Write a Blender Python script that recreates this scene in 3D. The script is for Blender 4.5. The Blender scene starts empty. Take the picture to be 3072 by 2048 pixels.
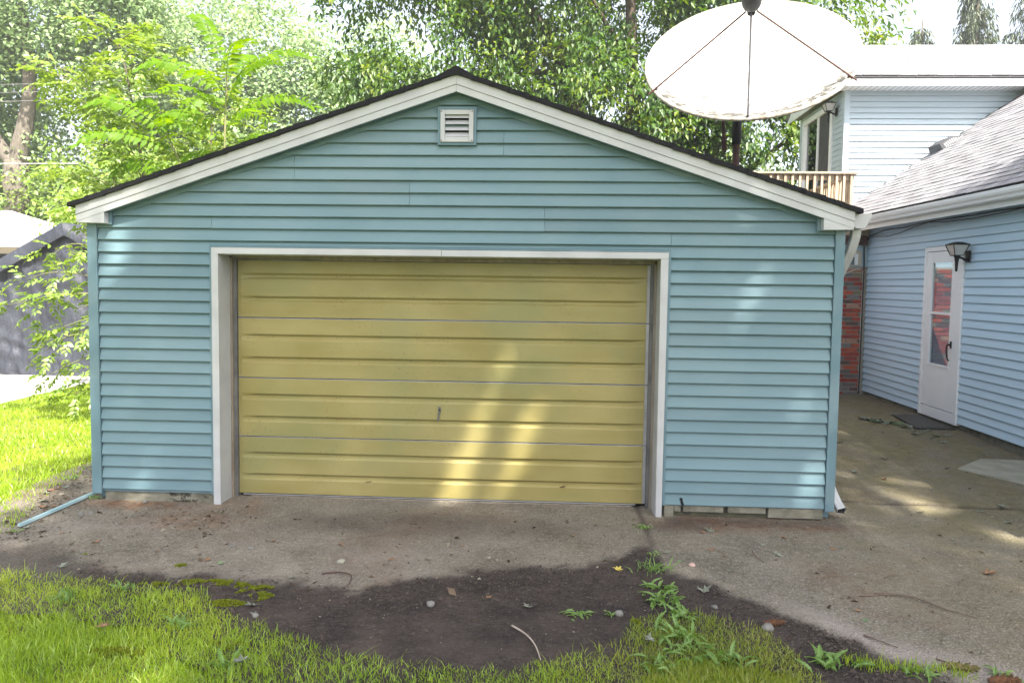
import bpy, math, random
import numpy as np
from mathutils import Vector, Matrix, noise as mnoise

random.seed(7)
HAZE = 0.0015
RNG = np.random.default_rng(11)
scene = bpy.context.scene
COL = scene.collection

# ---------------------------------------------------------------- camera
cam_d = bpy.data.cameras.new('camera')
cam = bpy.data.objects.new('camera', cam_d)
COL.objects.link(cam)
yaw, pit, rol = -0.04976, -0.06119, 0.014272
cy, sy, cp, sp, cr, sr = math.cos(yaw), math.sin(yaw), math.cos(pit), math.sin(pit), math.cos(rol), math.sin(rol)
fv = Vector((sy * cp, cy * cp, sp))
rv = Vector((cy, -sy, 0.0))
uv = rv.cross(fv)
r2 = rv * cr + uv * sr
u2 = uv * cr - rv * sr
M = Matrix((r2, u2, -fv)).transposed().to_4x4()
M.translation = Vector((3.893, -6.114, 1.809))
cam.matrix_world = M
cam_d.sensor_width = 36.0
cam_d.lens = 26.0
cam_d.clip_start = 0.05
cam_d.clip_end = 600.0
scene.camera = cam

# ---------------------------------------------------------------- sky, sun, exposure
SUN = Vector((0.30, -0.55, 0.78)).normalized()
world = bpy.data.worlds.new('World')
scene.world = world
world.use_nodes = True
wn = world.node_tree.nodes
wl = world.node_tree.links
bg = wn['Background']
sky = wn.new('ShaderNodeTexSky')
sky.sky_type = 'NISHITA'
sky.sun_disc = False
sky.sun_elevation = math.asin(SUN.z)
sky.sun_rotation = math.atan2(SUN.x, SUN.y)
sky.altitude = 200.0
sky.air_density = 1.0
sky.dust_density = 4.0
sky.ozone_density = 1.0
hz = wn.new('ShaderNodeHueSaturation'); hz.inputs['Saturation'].default_value = 0.45   # milky summer sky
wl.new(sky.outputs['Color'], hz.inputs['Color']); wl.new(hz.outputs['Color'], bg.inputs['Color'])
bg.inputs['Strength'].default_value = 0.125
sun_d = bpy.data.lights.new('sun', 'SUN')
sun_d.energy = 5.0
sun_d.angle = math.radians(0.55)
sun_d.color = (1.0, 0.94, 0.84)
sun = bpy.data.objects.new('sun', sun_d)
COL.objects.link(sun)
sun.rotation_euler = SUN.to_track_quat('Z', 'Y').to_euler()
sun.location = (10, -20, 30)
scene.view_settings.view_transform = 'Standard'
scene.view_settings.look = 'None'
scene.view_settings.gamma = 1.0
scene.view_settings.use_curve_mapping = False
scene.view_settings.exposure = 1.82
scene.cycles.max_bounces = 8
scene.cycles.transparent_max_bounces = 16

# ---------------------------------------------------------------- materials
def new_mat(name):
    m = bpy.data.materials.new(name)
    m.use_nodes = True
    nt = m.node_tree
    b = nt.nodes['Principled BSDF']
    return m, nt, b

def mat(name, c1, c2=None, scale=3.0, stretch=(1, 1, 1), rough=0.6, bump=0.0, bscale=60.0, bstretch=None,
        spec=0.3, metal=0.0, c3=None, c3scale=0.6, c3amt=0.5, lo=0.35, hi=0.65, dist=0.01, c3lo=0.5, c3hi=0.7, c3stretch=(1, 1, 1), specks=None, speckscale=40, speckamt=.7, specklo=.66, objvar=0.0):
    m, nt, b = new_mat(name)
    N, L = nt.nodes, nt.links
    geo = N.new('ShaderNodeNewGeometry')
    def nz(sc, st, det=5.0):
        mp = N.new('ShaderNodeMapping'); mp.inputs['Scale'].default_value = st
        L.new(geo.outputs['Position'], mp.inputs['Vector'])
        t = N.new('ShaderNodeTexNoise'); t.inputs['Scale'].default_value = sc; t.inputs['Detail'].default_value = det
        L.new(mp.outputs['Vector'], t.inputs['Vector'])
        return t
    def ramp(src, a, bb):
        r = N.new('ShaderNodeMapRange'); r.inputs['From Min'].default_value = a; r.inputs['From Max'].default_value = bb
        L.new(src, r.inputs['Value']); return r.outputs['Result']
    def mix(f, a, bb):
        x = N.new('ShaderNodeMix'); x.data_type = 'RGBA'
        if hasattr(f, 'is_output'): L.new(f, x.inputs['Factor'])
        else: x.inputs['Factor'].default_value = f
        for sock, val in ((x.inputs['A'], a), (x.inputs['B'], bb)):
            if hasattr(val, 'is_output'): L.new(val, sock)
            else: sock.default_value = (*val, 1)
        return x.outputs['Result']
    col = None
    if c2 is not None:
        col = mix(ramp(nz(scale, stretch).outputs['Fac'], lo, hi), c1, c2)
    if c3 is not None:
        f = ramp(nz(c3scale, c3stretch, 6.0).outputs['Fac'], c3lo, c3hi)
        mm = N.new('ShaderNodeMath'); mm.operation = 'MULTIPLY'; mm.inputs[1].default_value = c3amt
        L.new(f, mm.inputs[0])
        col = mix(mm.outputs[0], col if col is not None else c1, c3)
    if specks is not None:
        f = ramp(nz(speckscale, (1, 1, .8), 3.0).outputs['Fac'], specklo, specklo + .05)
        g = ramp(nz(1.7, (1, 1, 1), 4.0).outputs['Fac'], .42, .62)
        m1 = N.new('ShaderNodeMath'); m1.operation = 'MULTIPLY'; L.new(f, m1.inputs[0]); L.new(g, m1.inputs[1])
        m2 = N.new('ShaderNodeMath'); m2.operation = 'MULTIPLY'; L.new(m1.outputs[0], m2.inputs[0]); m2.inputs[1].default_value = speckamt
        col = mix(m2.outputs[0], col if col is not None else c1, specks)
    if objvar > 0:
        oi = N.new('ShaderNodeObjectInfo'); hv = N.new('ShaderNodeHueSaturation')
        mr = N.new('ShaderNodeMapRange'); mr.inputs['To Min'].default_value = 1 - objvar / 2; mr.inputs['To Max'].default_value = 1 + objvar / 2
        L.new(oi.outputs['Random'], mr.inputs['Value']); L.new(mr.outputs['Result'], hv.inputs['Value']); L.new(col, hv.inputs['Color']); col = hv.outputs['Color']
    if col is not None: L.new(col, b.inputs['Base Color'])
    else: b.inputs['Base Color'].default_value = (*c1, 1)
    b.inputs['Roughness'].default_value = rough
    b.inputs['Specular IOR Level'].default_value = spec
    b.inputs['Metallic'].default_value = metal
    if bump > 0:
        t = nz(bscale, bstretch or (1, 1, 1))
        bp = N.new('ShaderNodeBump'); bp.inputs['Strength'].default_value = bump; bp.inputs['Distance'].default_value = dist
        L.new(t.outputs['Fac'], bp.inputs['Height']); L.new(bp.outputs['Normal'], b.inputs['Normal'])
    return m

def leaf_mat(name, dark, mid, light, trans=0.45, gloss=0.08, rough=0.45):
    m = bpy.data.materials.new(name); m.use_nodes = True
    nt = m.node_tree; N, L = nt.nodes, nt.links
    N.clear()
    out = N.new('ShaderNodeOutputMaterial')
    at = N.new('ShaderNodeAttribute'); at.attribute_name = 'v'
    cr_ = N.new('ShaderNodeValToRGB')
    e = cr_.color_ramp.elements
    e[0].position = 0.0; e[0].color = (*dark, 1)
    e[1].position = 1.0; e[1].color = (*light, 1)
    x = e.new(0.5); x.color = (*mid, 1)
    L.new(at.outputs['Fac'], cr_.inputs['Fac'])
    d = N.new('ShaderNodeBsdfDiffuse'); t = N.new('ShaderNodeBsdfTranslucent'); g = N.new('ShaderNodeBsdfGlossy')
    g.inputs['Roughness'].default_value = rough
    L.new(cr_.outputs['Color'], d.inputs['Color'])
    hs = N.new('ShaderNodeHueSaturation'); hs.inputs['Saturation'].default_value = 1.15; hs.inputs['Value'].default_value = 1.5; hs.inputs['Hue'].default_value = 0.485
    L.new(cr_.outputs['Color'], hs.inputs['Color']); L.new(hs.outputs['Color'], t.inputs['Color'])
    m1 = N.new('ShaderNodeMixShader'); m1.inputs[0].default_value = trans
    L.new(d.outputs[0], m1.inputs[1]); L.new(t.outputs[0], m1.inputs[2])
    m2 = N.new('ShaderNodeMixShader'); m2.inputs[0].default_value = gloss
    L.new(m1.outputs[0], m2.inputs[1]); L.new(g.outputs[0], m2.inputs[2])
    L.new(m2.outputs[0], out.inputs['Surface'])
    return m

def glass_mat(name, tint, refl=0.25):
    m = bpy.data.materials.new(name); m.use_nodes = True
    nt = m.node_tree; N, L = nt.nodes, nt.links
    N.clear()
    out = N.new('ShaderNodeOutputMaterial')
    tr = N.new('ShaderNodeBsdfTransparent'); tr.inputs['Color'].default_value = (*tint, 1)
    gl = N.new('ShaderNodeBsdfGlossy'); gl.inputs['Roughness'].default_value = 0.015
    mx = N.new('ShaderNodeMixShader'); mx.inputs[0].default_value = refl
    L.new(tr.outputs[0], mx.inputs[1]); L.new(gl.outputs[0], mx.inputs[2]); L.new(mx.outputs[0], out.inputs['Surface'])
    return m

SID = dict(scale=1.3, stretch=(0.6, 0.6, 1.6), rough=0.5, bump=0.12, bscale=9.0, bstretch=(1.2, 1.2, 26), spec=0.3, dist=0.004)
m_sid = mat('garage_siding_vinyl', (0.108, 0.184, 0.214), (0.136, 0.214, 0.244), c3=(0.20, 0.262, 0.268), c3scale=0.9, c3amt=0.32, objvar=.16, **SID)
m_sidpost = mat('garage_corner_vinyl', (0.100, 0.174, 0.210), (0.122, 0.196, 0.230), rough=0.5, scale=2, c3=(0.27, 0.33, 0.345), c3scale=2.0, c3amt=0.35)
m_sidh = mat('house_siding_vinyl', (0.470, 0.630, 0.770), (0.500, 0.655, 0.785), **SID)  # lower siding brightened to make up for missing light on the west wall
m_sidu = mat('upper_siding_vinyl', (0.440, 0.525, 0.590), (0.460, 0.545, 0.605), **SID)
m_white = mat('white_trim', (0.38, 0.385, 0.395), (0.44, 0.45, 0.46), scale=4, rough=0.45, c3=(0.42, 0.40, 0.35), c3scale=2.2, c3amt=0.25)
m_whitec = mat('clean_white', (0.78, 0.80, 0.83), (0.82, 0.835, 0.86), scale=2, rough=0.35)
m_blackroof = mat('black_shingle', (0.008, 0.008, 0.010), (0.016, 0.016, 0.018), scale=60, rough=0.9, bump=0.5, bscale=180)
m_greyroof = mat('grey_shingle', (0.19, 0.187, 0.20), (0.32, 0.315, 0.335), scale=4.5, stretch=(1, 1, 1), rough=0.92, bump=0.5, bscale=220, lo=0.3, hi=0.7, c3=(0.15, 0.14, 0.145), c3scale=9, c3amt=0.5)
m_dooryel = mat('yellow_door_paint', (0.236, 0.198, 0.066), (0.290, 0.248, 0.098), scale=2.2, stretch=(0.7, 1, 1.6), rough=0.42, bump=0.15, bscale=34, bstretch=(1, 1, 4), spec=0.35,
                c3=(0.195, 0.200, 0.085), c3scale=1.3, c3amt=0.6, dist=0.003, specks=(0.16, 0.11, 0.045), speckscale=38, specklo=.62, speckamt=.45)
m_alu = mat('aluminium', (0.26, 0.26, 0.27), (0.34, 0.34, 0.35), scale=8, rough=0.5, metal=0.4)
m_track = mat('grey_steel_track', (0.10, 0.10, 0.10), (0.16, 0.155, 0.15), scale=7, rough=0.55, metal=0.2)
m_black = mat('black_paint', (0.012, 0.012, 0.013), rough=0.5)
m_dark = mat('dark_gap', (0.01, 0.01, 0.01), rough=0.95)
m_rawwood = mat('raw_wood', (0.27, 0.235, 0.185), (0.19, 0.165, 0.13), scale=4, stretch=(4, 4, 0.6), rough=0.8, bump=0.3, bscale=30, bstretch=(6, 6, 0.6), c3=(0.13, 0.09, 0.06), c3scale=3, c3amt=0.5)
m_block = mat('concrete_block', (0.22, 0.21, 0.17), (0.135, 0.13, 0.10), scale=9, rough=0.95, bump=0.6, bscale=90, c3=(0.10, 0.095, 0.07), c3scale=7, c3amt=0.55, c3stretch=(1, 1, 2.5))
m_blockdark = mat('dark_footing', (0.06, 0.055, 0.045), (0.10, 0.10, 0.06), scale=14, rough=0.95, bump=0.7, bscale=60)
m_mortar = mat('mortar', (0.42, 0.39, 0.34), (0.33, 0.31, 0.27), scale=30, rough=0.95, bump=0.4, bscale=150)
m_bricks = [mat('brick_%d' % i, c, tuple(min(1, x * 1.35) for x in c), scale=22, rough=0.9, bump=0.4, bscale=120) for i, c in enumerate(
    [(0.26, 0.045, 0.028), (0.30, 0.065, 0.035), (0.20, 0.035, 0.028), (0.10, 0.085, 0.08), (0.14, 0.13, 0.13), (0.30, 0.17, 0.12), (0.17, 0.15, 0.10), (0.09, 0.05, 0.045)])]
m_lumber = mat('deck_lumber', (0.42, 0.34, 0.25), (0.32, 0.245, 0.175), scale=5, stretch=(3, 3, 1), rough=0.75, bump=0.2, bscale=40, bstretch=(5, 5, 1))
m_glass = glass_mat('window_glass', (0.80, 0.84, 0.85), 0.20)
m_glassg = glass_mat('patio_glass', (0.35, 0.45, 0.42), 0.35)
m_frost = mat('frosted_glass', (0.42, 0.42, 0.42), (0.5, 0.5, 0.48), scale=12, rough=0.25)
m_screen = mat('dark_screen', (0.06, 0.06, 0.065), (0.08, 0.08, 0.08), scale=5, rough=0.8)
m_curtain = mat('pale_curtain', (0.42, 0.42, 0.44), (0.6, 0.6, 0.6), scale=26, stretch=(1, 1, 0.06), rough=0.85)
m_interior = mat('interior', (0.05, 0.05, 0.055), rough=0.9)
m_dish = mat('dish_white', (0.62, 0.61, 0.58), (0.52, 0.51, 0.475), scale=7, rough=0.6, bump=0.15, bscale=40)
def add_dirt(m, col, attr='grime'):
    nt = m.node_tree; N, L = nt.nodes, nt.links; b = N['Principled BSDF']
    src = b.inputs['Base Color'].links[0].from_socket
    a = N.new('ShaderNodeAttribute'); a.attribute_name = attr
    g = N.new('ShaderNodeNewGeometry'); t = N.new('ShaderNodeTexNoise'); t.inputs['Scale'].default_value = 9; t.inputs['Detail'].default_value = 8; t.inputs['Roughness'].default_value = .75
    L.new(g.outputs['Position'], t.inputs['Vector'])
    r = N.new('ShaderNodeMapRange'); r.inputs['From Min'].default_value = .38; r.inputs['From Max'].default_value = .52; L.new(t.outputs['Fac'], r.inputs['Value'])
    mu = N.new('ShaderNodeMath'); mu.operation = 'MULTIPLY'; L.new(r.outputs['Result'], mu.inputs[0]); L.new(a.outputs['Fac'], mu.inputs[1])
    x = N.new('ShaderNodeMix'); x.data_type = 'RGBA'; L.new(mu.outputs[0], x.inputs['Factor']); L.new(src, x.inputs['A']); x.inputs['B'].default_value = (*col, 1)
    L.new(x.outputs['Result'], b.inputs['Base Color'])
add_dirt(m_dish, (0.060, 0.056, 0.046))
m_dishrim = mat('dirty_dish_rim', (0.40, 0.36, 0.30), (0.20, 0.165, 0.12), scale=18, rough=0.85, c3=(0.62, 0.60, 0.56), c3scale=6, c3amt=0.8)
m_rust = mat('rusty_steel', (0.10, 0.045, 0.035), (0.055, 0.035, 0.035), scale=12, rough=0.7)
m_cable = mat('black_rubber', (0.015, 0.015, 0.017), rough=0.6)
m_cord = mat('pale_cord', (0.62, 0.60, 0.55), rough=0.6)
m_feed = mat('grey_feed_plastic', (0.035, 0.036, 0.042), (0.06, 0.06, 0.066), scale=10, rough=0.6)
m_tarp = mat('grey_tarp', (0.020, 0.023, 0.033), (0.036, 0.040, 0.054), scale=1.6, stretch=(1, 1, 0.5), rough=0.6, bump=1.0, bscale=4.2, bstretch=(1, 1, 0.55), dist=0.08, spec=0.4)
m_bark = mat('grey_bark', (0.10, 0.085, 0.07), (0.17, 0.145, 0.12), scale=9, stretch=(3, 3, 0.7), rough=0.95, bump=0.8, bscale=16, bstretch=(3, 3, 0.6), dist=0.03)
m_barkdark = mat('dark_bark', (0.05, 0.038, 0.03), (0.10, 0.075, 0.055), scale=9, stretch=(3, 3, 0.7), rough=0.95, bump=0.8, bscale=16, bstretch=(3, 3, 0.6), dist=0.03)
m_stemgreen = mat('green_stem', (0.15, 0.17, 0.06), (0.20, 0.18, 0.09), scale=8, rough=0.7)
m_soil = mat('soil', (0.060, 0.055, 0.025), (0.09, 0.10, 0.03), scale=7, rough=1.0, bump=0.8, bscale=40, c3=(0.19, 0.24, 0.02), c3scale=5, c3amt=0.9, c3lo=.4, c3hi=.6)
m_pave = mat('pale_concrete', (0.42, 0.40, 0.37), (0.50, 0.48, 0.44), scale=1.2, rough=0.9, bump=0.3, bscale=60)
m_patch = mat('pale_patch_concrete', (0.25, 0.24, 0.19), (0.32, 0.31, 0.25), scale=6, rough=0.95, bump=0.4, bscale=120)
m_mat = mat('door_mat_rubber', (0.05, 0.048, 0.045), (0.10, 0.095, 0.085), scale=40, rough=0.9, bump=0.8, bscale=90)
m_stone = mat('pebble_stone', (0.13, 0.125, 0.115), (0.20, 0.19, 0.175), scale=20, rough=0.85)
m_stonep = mat('pink_pebble', (0.36, 0.23, 0.20), (0.45, 0.33, 0.28), scale=30, rough=0.85)
m_cone = mat('pine_cone', (0.16, 0.075, 0.035), (0.09, 0.045, 0.025), scale=40, rough=0.9)
m_twig = mat('dry_twig', (0.17, 0.12, 0.085), (0.10, 0.075, 0.06), scale=20, rough=0.9)
m_twigpale = mat('pale_twig', (0.42, 0.36, 0.30), (0.33, 0.27, 0.22), scale=20, rough=0.9)
m_pipe = mat('pale_blue_strip', (0.26, 0.40, 0.44), (0.36, 0.47, 0.50), scale=5, rough=0.4)
m_stain = mat('lime_stain', (0.03, 0.03, 0.02), (0.05, 0.045, 0.03), scale=20, rough=1.0)
m_leafgrey = mat('dry_leaf_grey', (0.135, 0.15, 0.11), (0.21, 0.22, 0.175), scale=30, rough=0.8)
m_leafbrown = mat('dry_leaf_brown', (0.20, 0.11, 0.06), (0.28, 0.17, 0.10), scale=30, rough=0.85)
m_leafgreen = mat('fallen_green_leaf', (0.08, 0.16, 0.06), (0.20, 0.26, 0.14), scale=20, rough=0.7)
m_leafyellow = mat('fallen_yellow_leaf', (0.48, 0.38, 0.06), (0.40, 0.36, 0.12), scale=20, rough=0.7)
m_hroof = mat('far_white_roof', (0.52, 0.50, 0.48), (0.58, 0.56, 0.54), scale=3, rough=0.9)
m_hwall = mat('far_cream_wall', (0.46, 0.40, 0.32), (0.50, 0.44, 0.36), scale=2, rough=0.7)

l_maple = leaf_mat('maple_leaves', (0.022, 0.070, 0.010), (0.070, 0.140, 0.016), (0.20, 0.25, 0.025), 0.42, 0.035)
l_pale = leaf_mat('pale_leaves', (0.15, 0.24, 0.105), (0.26, 0.36, 0.17), (0.38, 0.46, 0.24), 0.34, 0.03)  # leaf colour paled to stand in for distant haze and glare
l_olive = leaf_mat('yellow_green_leaves', (0.11, 0.19, 0.030), (0.185, 0.285, 0.050), (0.29, 0.38, 0.08), 0.42, 0.06)
l_ail = leaf_mat('fern_leaf_green', (0.080, 0.180, 0.008), (0.125, 0.240, 0.010), (0.185, 0.300, 0.014), 0.55, 0.01)
l_con = leaf_mat('spruce_needles', (0.030, 0.050, 0.022), (0.05, 0.075, 0.032), (0.09, 0.115, 0.05), 0.2, 0.05)
l_grass = leaf_mat('grass_blades', (0.140, 0.255, 0.014), (0.275, 0.410, 0.022), (0.45, 0.51, 0.06), 0.4, 0.06)
l_grassdry = leaf_mat('thin_grass_blades', (0.125, 0.205, 0.020), (0.23, 0.31, 0.035), (0.38, 0.34, 0.09), 0.4, 0.05)
l_weed = leaf_mat('weed_leaves', (0.12, 0.225, 0.045), (0.175, 0.30, 0.065), (0.25, 0.36, 0.11), 0.4, 0.05)
l_moss = leaf_mat('moss', (0.10, 0.135, 0.01), (0.17, 0.20, 0.01), (0.24, 0.26, 0.015), 0.2, 0.02)
l_litter = leaf_mat('litter_flakes', (0.04, 0.026, 0.016), (0.10, 0.066, 0.04), (0.30, 0.27, 0.21), 0.1, 0.02)

# ---------------------------------------------------------------- object helpers
def tag(o, label=None, cat=None, group=None, kind=None):
    if label: o['label'] = label
    if cat: o['category'] = cat
    if group: o['group'] = group
    if kind: o['kind'] = kind
    return o

def thing(name, label, cat, loc=(0, 0, 0), group=None):
    o = bpy.data.objects.new(name, None)
    o.empty_display_size = 0.2
    COL.objects.link(o)
    o.location = loc
    return tag(o, label, cat, group)

def world_loc(o):
    v = Vector((0, 0, 0))
    while o is not None:
        v = v + Vector(o.location); o = o.parent
    return v

def link(name, me, m=None, parent=None, smooth=False):
    """me in world coordinates; stored relative to the parent."""
    if m is not None and not me.materials: me.materials.append(m)
    o = bpy.data.objects.new(name, me)
    COL.objects.link(o)
    if parent is not None:
        w = world_loc(parent)
        o.parent = parent
        if w.length > 1e-9: me.transform(Matrix.Translation(-w))
    if smooth:
        me.polygons.foreach_set('use_smooth', [True] * len(me.polygons))
    return o

class MB:
    def __init__(s): s.v = []; s.f = []
    def add(s, vs, fs):
        n = len(s.v); s.v += [tuple(p) for p in vs]; s.f += [tuple(i + n for i in f) for f in fs]; return s
    def box(s, x0, x1, y0, y1, z0, z1):
        return s.add([(x0, y0, z0), (x1, y0, z0), (x1, y1, z0), (x0, y1, z0), (x0, y0, z1), (x1, y0, z1), (x1, y1, z1), (x0, y1, z1)],
                     [(0, 3, 2, 1), (4, 5, 6, 7), (0, 1, 5, 4), (1, 2, 6, 5), (2, 3, 7, 6), (3, 0, 4, 7)])
    def prism(s, poly, vec):
        """poly: list of 3-D points, extruded by vec."""
        n = len(poly); a = [Vector(p) for p in poly]; b = [p + Vector(vec) for p in a]
        return s.add(a + b, [tuple(range(n))[::-1], tuple(range(n, 2 * n))] + [(i, (i + 1) % n, n + (i + 1) % n, n + i) for i in range(n)])
    def sweep(s, profA, profB):
        n = len(profA)
        return s.add(list(profA) + list(profB), [tuple(range(n))[::-1], tuple(range(n, 2 * n))] + [(i, (i + 1) % n, n + (i + 1) % n, n + i) for i in range(n)])
    def tube(s, pts, rad, n=8, cap=True):
        pts = [Vector(p) for p in pts]
        if not hasattr(rad, '__len__'): rad = [rad] * len(pts)
        rings = []
        for i, p in enumerate(pts):
            d = (pts[min(i + 1, len(pts) - 1)] - pts[max(i - 1, 0)]).normalized()
            a = d.orthogonal().normalized() if i == 0 else (rings[-1][0] - d * d.dot(rings[-1][0])).normalized()
            b = d.cross(a)
            rings.append((a, b))
            s_ = [p + (a * math.cos(2 * math.pi * k / n) + b * math.sin(2 * math.pi * k / n)) * rad[i] for k in range(n)]
            if i == 0: base = len(s.v)
            s.v += [tuple(q) for q in s_]
        for i in range(len(pts) - 1):
            for k in range(n):
                a0 = base + i * n + k; a1 = base + i * n + (k + 1) % n
                s.f.append((a0, a1, a1 + n, a0 + n))
        if cap:
            s.f.append(tuple(base + k for k in range(n))[::-1]); e = base + (len(pts) - 1) * n
            s.f.append(tuple(e + k for k in range(n)))
        return s
    def mesh(s, name):
        me = bpy.data.meshes.new(name); me.from_pydata(s.v, [], s.f); me.update(); return me
    def build(s, name, m, parent=None, smooth=False):
        import bmesh
        me = s.mesh(name)
        bm = bmesh.new(); bm.from_mesh(me); bmesh.ops.recalc_face_normals(bm, faces=bm.faces); bm.to_mesh(me); bm.free()
        return link(name, me, m, parent, smooth)

def box(name, m, parent, *a): return MB().box(*a).build(name, m, parent)

def bevel(o, w=0.004, seg=2):
    b = o.modifiers.new('edge', 'BEVEL'); b.width = w; b.segments = seg; b.limit_method = 'ANGLE'; return o

def np_mesh(name, V, F, m, parent=None, vals=None, kind=None, smooth=False):
    V = np.asarray(V, dtype=np.float32); F = np.asarray(F, dtype=np.int32)
    me = bpy.data.meshes.new(name)
    me.vertices.add(len(V)); me.vertices.foreach_set('co', V.ravel())
    k = F.shape[1]
    me.loops.add(F.size); me.loops.foreach_set('vertex_index', F.ravel())
    me.polygons.add(len(F)); me.polygons.foreach_set('loop_start', np.arange(0, F.size, k, dtype=np.int32))
    me.polygons.foreach_set('loop_total', np.full(len(F), k, dtype=np.int32))
    me.update(calc_edges=True)
    if vals is not None:
        a = me.attributes.new('v', 'FLOAT', 'FACE'); a.data.foreach_set('value', np.asarray(vals, dtype=np.float32))
    o = link(name, me, m, parent, smooth)
    if kind: o['kind'] = kind
    return o

def nrm(a): return a / np.maximum(np.linalg.norm(a, axis=1, keepdims=True), 1e-9)

def leaf_arrays(C, D, N, Ln, Wd, fold=0.12):
    """folded kite leaves: two triangles each."""
    D = nrm(D); S = nrm(np.cross(D, N)); N2 = np.cross(S, D)
    Ln = Ln[:, None]; Wd = Wd[:, None]
    mid = C + D * Ln * 0.42 + N2 * Ln * fold
    V = np.stack([C, mid + S * Wd * .5, C + D * Ln - N2 * Ln * fold * .5, mid - S * Wd * .5], 1).reshape(-1, 3)
    i = np.arange(len(C))[:, None] * 4
    F = np.concatenate([i + np.array([[0, 1, 2]]), i + np.array([[0, 2, 3]])], 1).reshape(-1, 3)
    return V, F

def leaf_hex(C, D, N, Ln, Wd, droop=0.15):
    """lens-shaped leaflets: four triangles each."""
    D = nrm(D); S = nrm(np.cross(D, N)); N2 = np.cross(S, D)
    Ln = Ln[:, None]; Wd = Wd[:, None]
    q = [C, C + D * Ln * .3 + S * Wd * .5 + N2 * Ln * .05, C + D * Ln * .65 + S * Wd * .38, C + D * Ln - N2 * Ln * droop,
         C + D * Ln * .65 - S * Wd * .38, C + D * Ln * .3 - S * Wd * .5 + N2 * Ln * .05]
    V = np.stack(q, 1).reshape(-1, 3)
    i = np.arange(len(C))[:, None] * 6
    F = np.concatenate([i + np.array([t]) for t in ([0, 1, 5], [1, 2, 4], [1, 4, 5], [2, 3, 4])], 1).reshape(-1, 3)
    return V, F

# ================================================================ GROUND
def sstep(a, b, x):
    t = np.clip((x - a) / (b - a), 0, 1); return t * t * (3 - 2 * t)

def vnoise(x, y, f, seed=0):
    X = x * f + seed * 17.3; Y = y * f + seed * 9.1
    xi = np.floor(X).astype(int); yi = np.floor(Y).astype(int); fx = X - xi; fy = Y - yi
    fx = fx * fx * (3 - 2 * fx); fy = fy * fy * (3 - 2 * fy)
    def h(a, b):
        n = np.sin(a * 127.1 + b * 311.7 + seed * 74.7) * 43758.5453
        return n - np.floor(n)
    return (h(xi, yi) * (1 - fx) + h(xi + 1, yi) * fx) * (1 - fy) + (h(xi, yi + 1) * (1 - fx) + h(xi + 1, yi + 1) * fx) * fy

def fbm(x, y, f, seed=0, o=4):
    s = 0; a = .5
    for i in range(o): s = s + a * vnoise(x, y, f * 2 ** i, seed + i); a *= .5
    return s / (1 - .5 ** o)

ZP_Y = [-50, 0.35, 2.1, 3.4, 4.4, 6.4, 30]
ZP_Z = [0, 0.0, 0.125, 0.19, 0.225, 0.255, 0.30]
def gz(x, y):
    """ground height: flat in front, the strip beside the garage climbs towards the back."""
    z = np.interp(y, ZP_Y, ZP_Z)
    return z * sstep(5.6, 6.3, x)

# edges read off the place (metres)
CX = np.array([-1.5, 0.0, .15, .61, 1.06, 1.53, 2.07, 2.53, 2.74, 2.93, 3.19, 3.67, 4.11, 4.40, 4.58, 4.66, 4.72, 4.93, 5.14, 5.32, 5.49, 5.60, 5.67, 5.78, 6.2, 7.0])
CY = np.array([-1.10, -1.13, -1.10, -1.30, -1.54, -1.65, -1.61, -1.74, -1.72, -1.57, -1.45, -1.27, -1.19, -1.10, -.72, -.72, -1.30, -1.47, -1.68, -1.94, -2.12, -2.28, -2.44, -2.50, -2.75, -3.3])
GX = np.array([-3, -.3, .40, .61, .92, 1.17, 1.48, 1.84, 1.95, 2.02, 2.21, 2.50, 2.67, 2.82, 3.09, 3.26, 3.48, 3.74, 3.88, 4.07, 4.30, 4.40, 4.55, 4.77, 4.94, 5.08, 5.15, 5.19, 5.24, 5.5])
GY = np.array([-1.2, -1.28, -1.64, -1.62, -1.71, -1.72, -1.78, -1.82, -1.97, -2.08, -2.20, -2.33, -2.42, -2.53, -2.57, -2.60, -2.65, -2.64, -2.52, -2.43, -2.30, -2.02, -1.93, -1.90, -2.0, -2.04, -2.14, -2.4, -2.7, -4.5])
# left edge of the concrete (x as a function of y)
LY = np.array([-5, -1.3, -1.07, -.77, -.56, .19, .92, 3, 9])
LX = np.array([-.3, -.3, -.08, -.12, -.21, -.52, -.60, -.62, -.65])

def front_grass(x, y, w=0.0): return (y < np.interp(x, GX, GY) + w) & (x < 5.45)
def left_lawn(x, y, w=0.0): return (x < np.interp(y, LY, LX) + w) & (y > -1.35)

# far ground sheet
gv = [(-220, -120, -0.03), (220, -120, -0.03), (220, 260, -0.03), (-220, 260, -0.03)]
tag(MB().add(gv, [(0, 1, 2, 3)]).build('ground', m_soil), kind='structure')

# lawn soil under the grass near the camera and on the left, gently uneven
def grid(x0, x1, y0, y1, st):
    xs = np.arange(x0, x1 + 1e-6, st); ys = np.arange(y0, y1 + 1e-6, st)
    X, Y = np.meshgrid(xs, ys); nx = len(xs); ny = len(ys)
    i = (np.arange(ny - 1)[:, None] * nx + np.arange(nx - 1)[None, :]).ravel()
    return X.ravel(), Y.ravel(), np.stack([i, i + 1, i + nx + 1, i + nx], 1)
X, Y, F = grid(-14, 6.0, -8, 12, 0.1)
Z = -0.026 + 0.016 * (fbm(X, Y, 1.7, 3) - .5) + 0.008 * fbm(X, Y, .5, 8)
near = np.maximum(sstep(.9, 0.3, np.abs(X - np.interp(Y, LY, LX))), sstep(.9, 0.3, np.abs(Y - np.interp(X, GX, GY))) * (X > -.5))
Z = Z * (1 - near) + (-0.022) * near
cut = (X > -0.05) & (Y > np.interp(X, GX, GY) + .25)
keep = ~cut[F].all(1) & ~((X[F] > -0.3).all(1) & (Y[F] > -.7).all(1))
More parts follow.
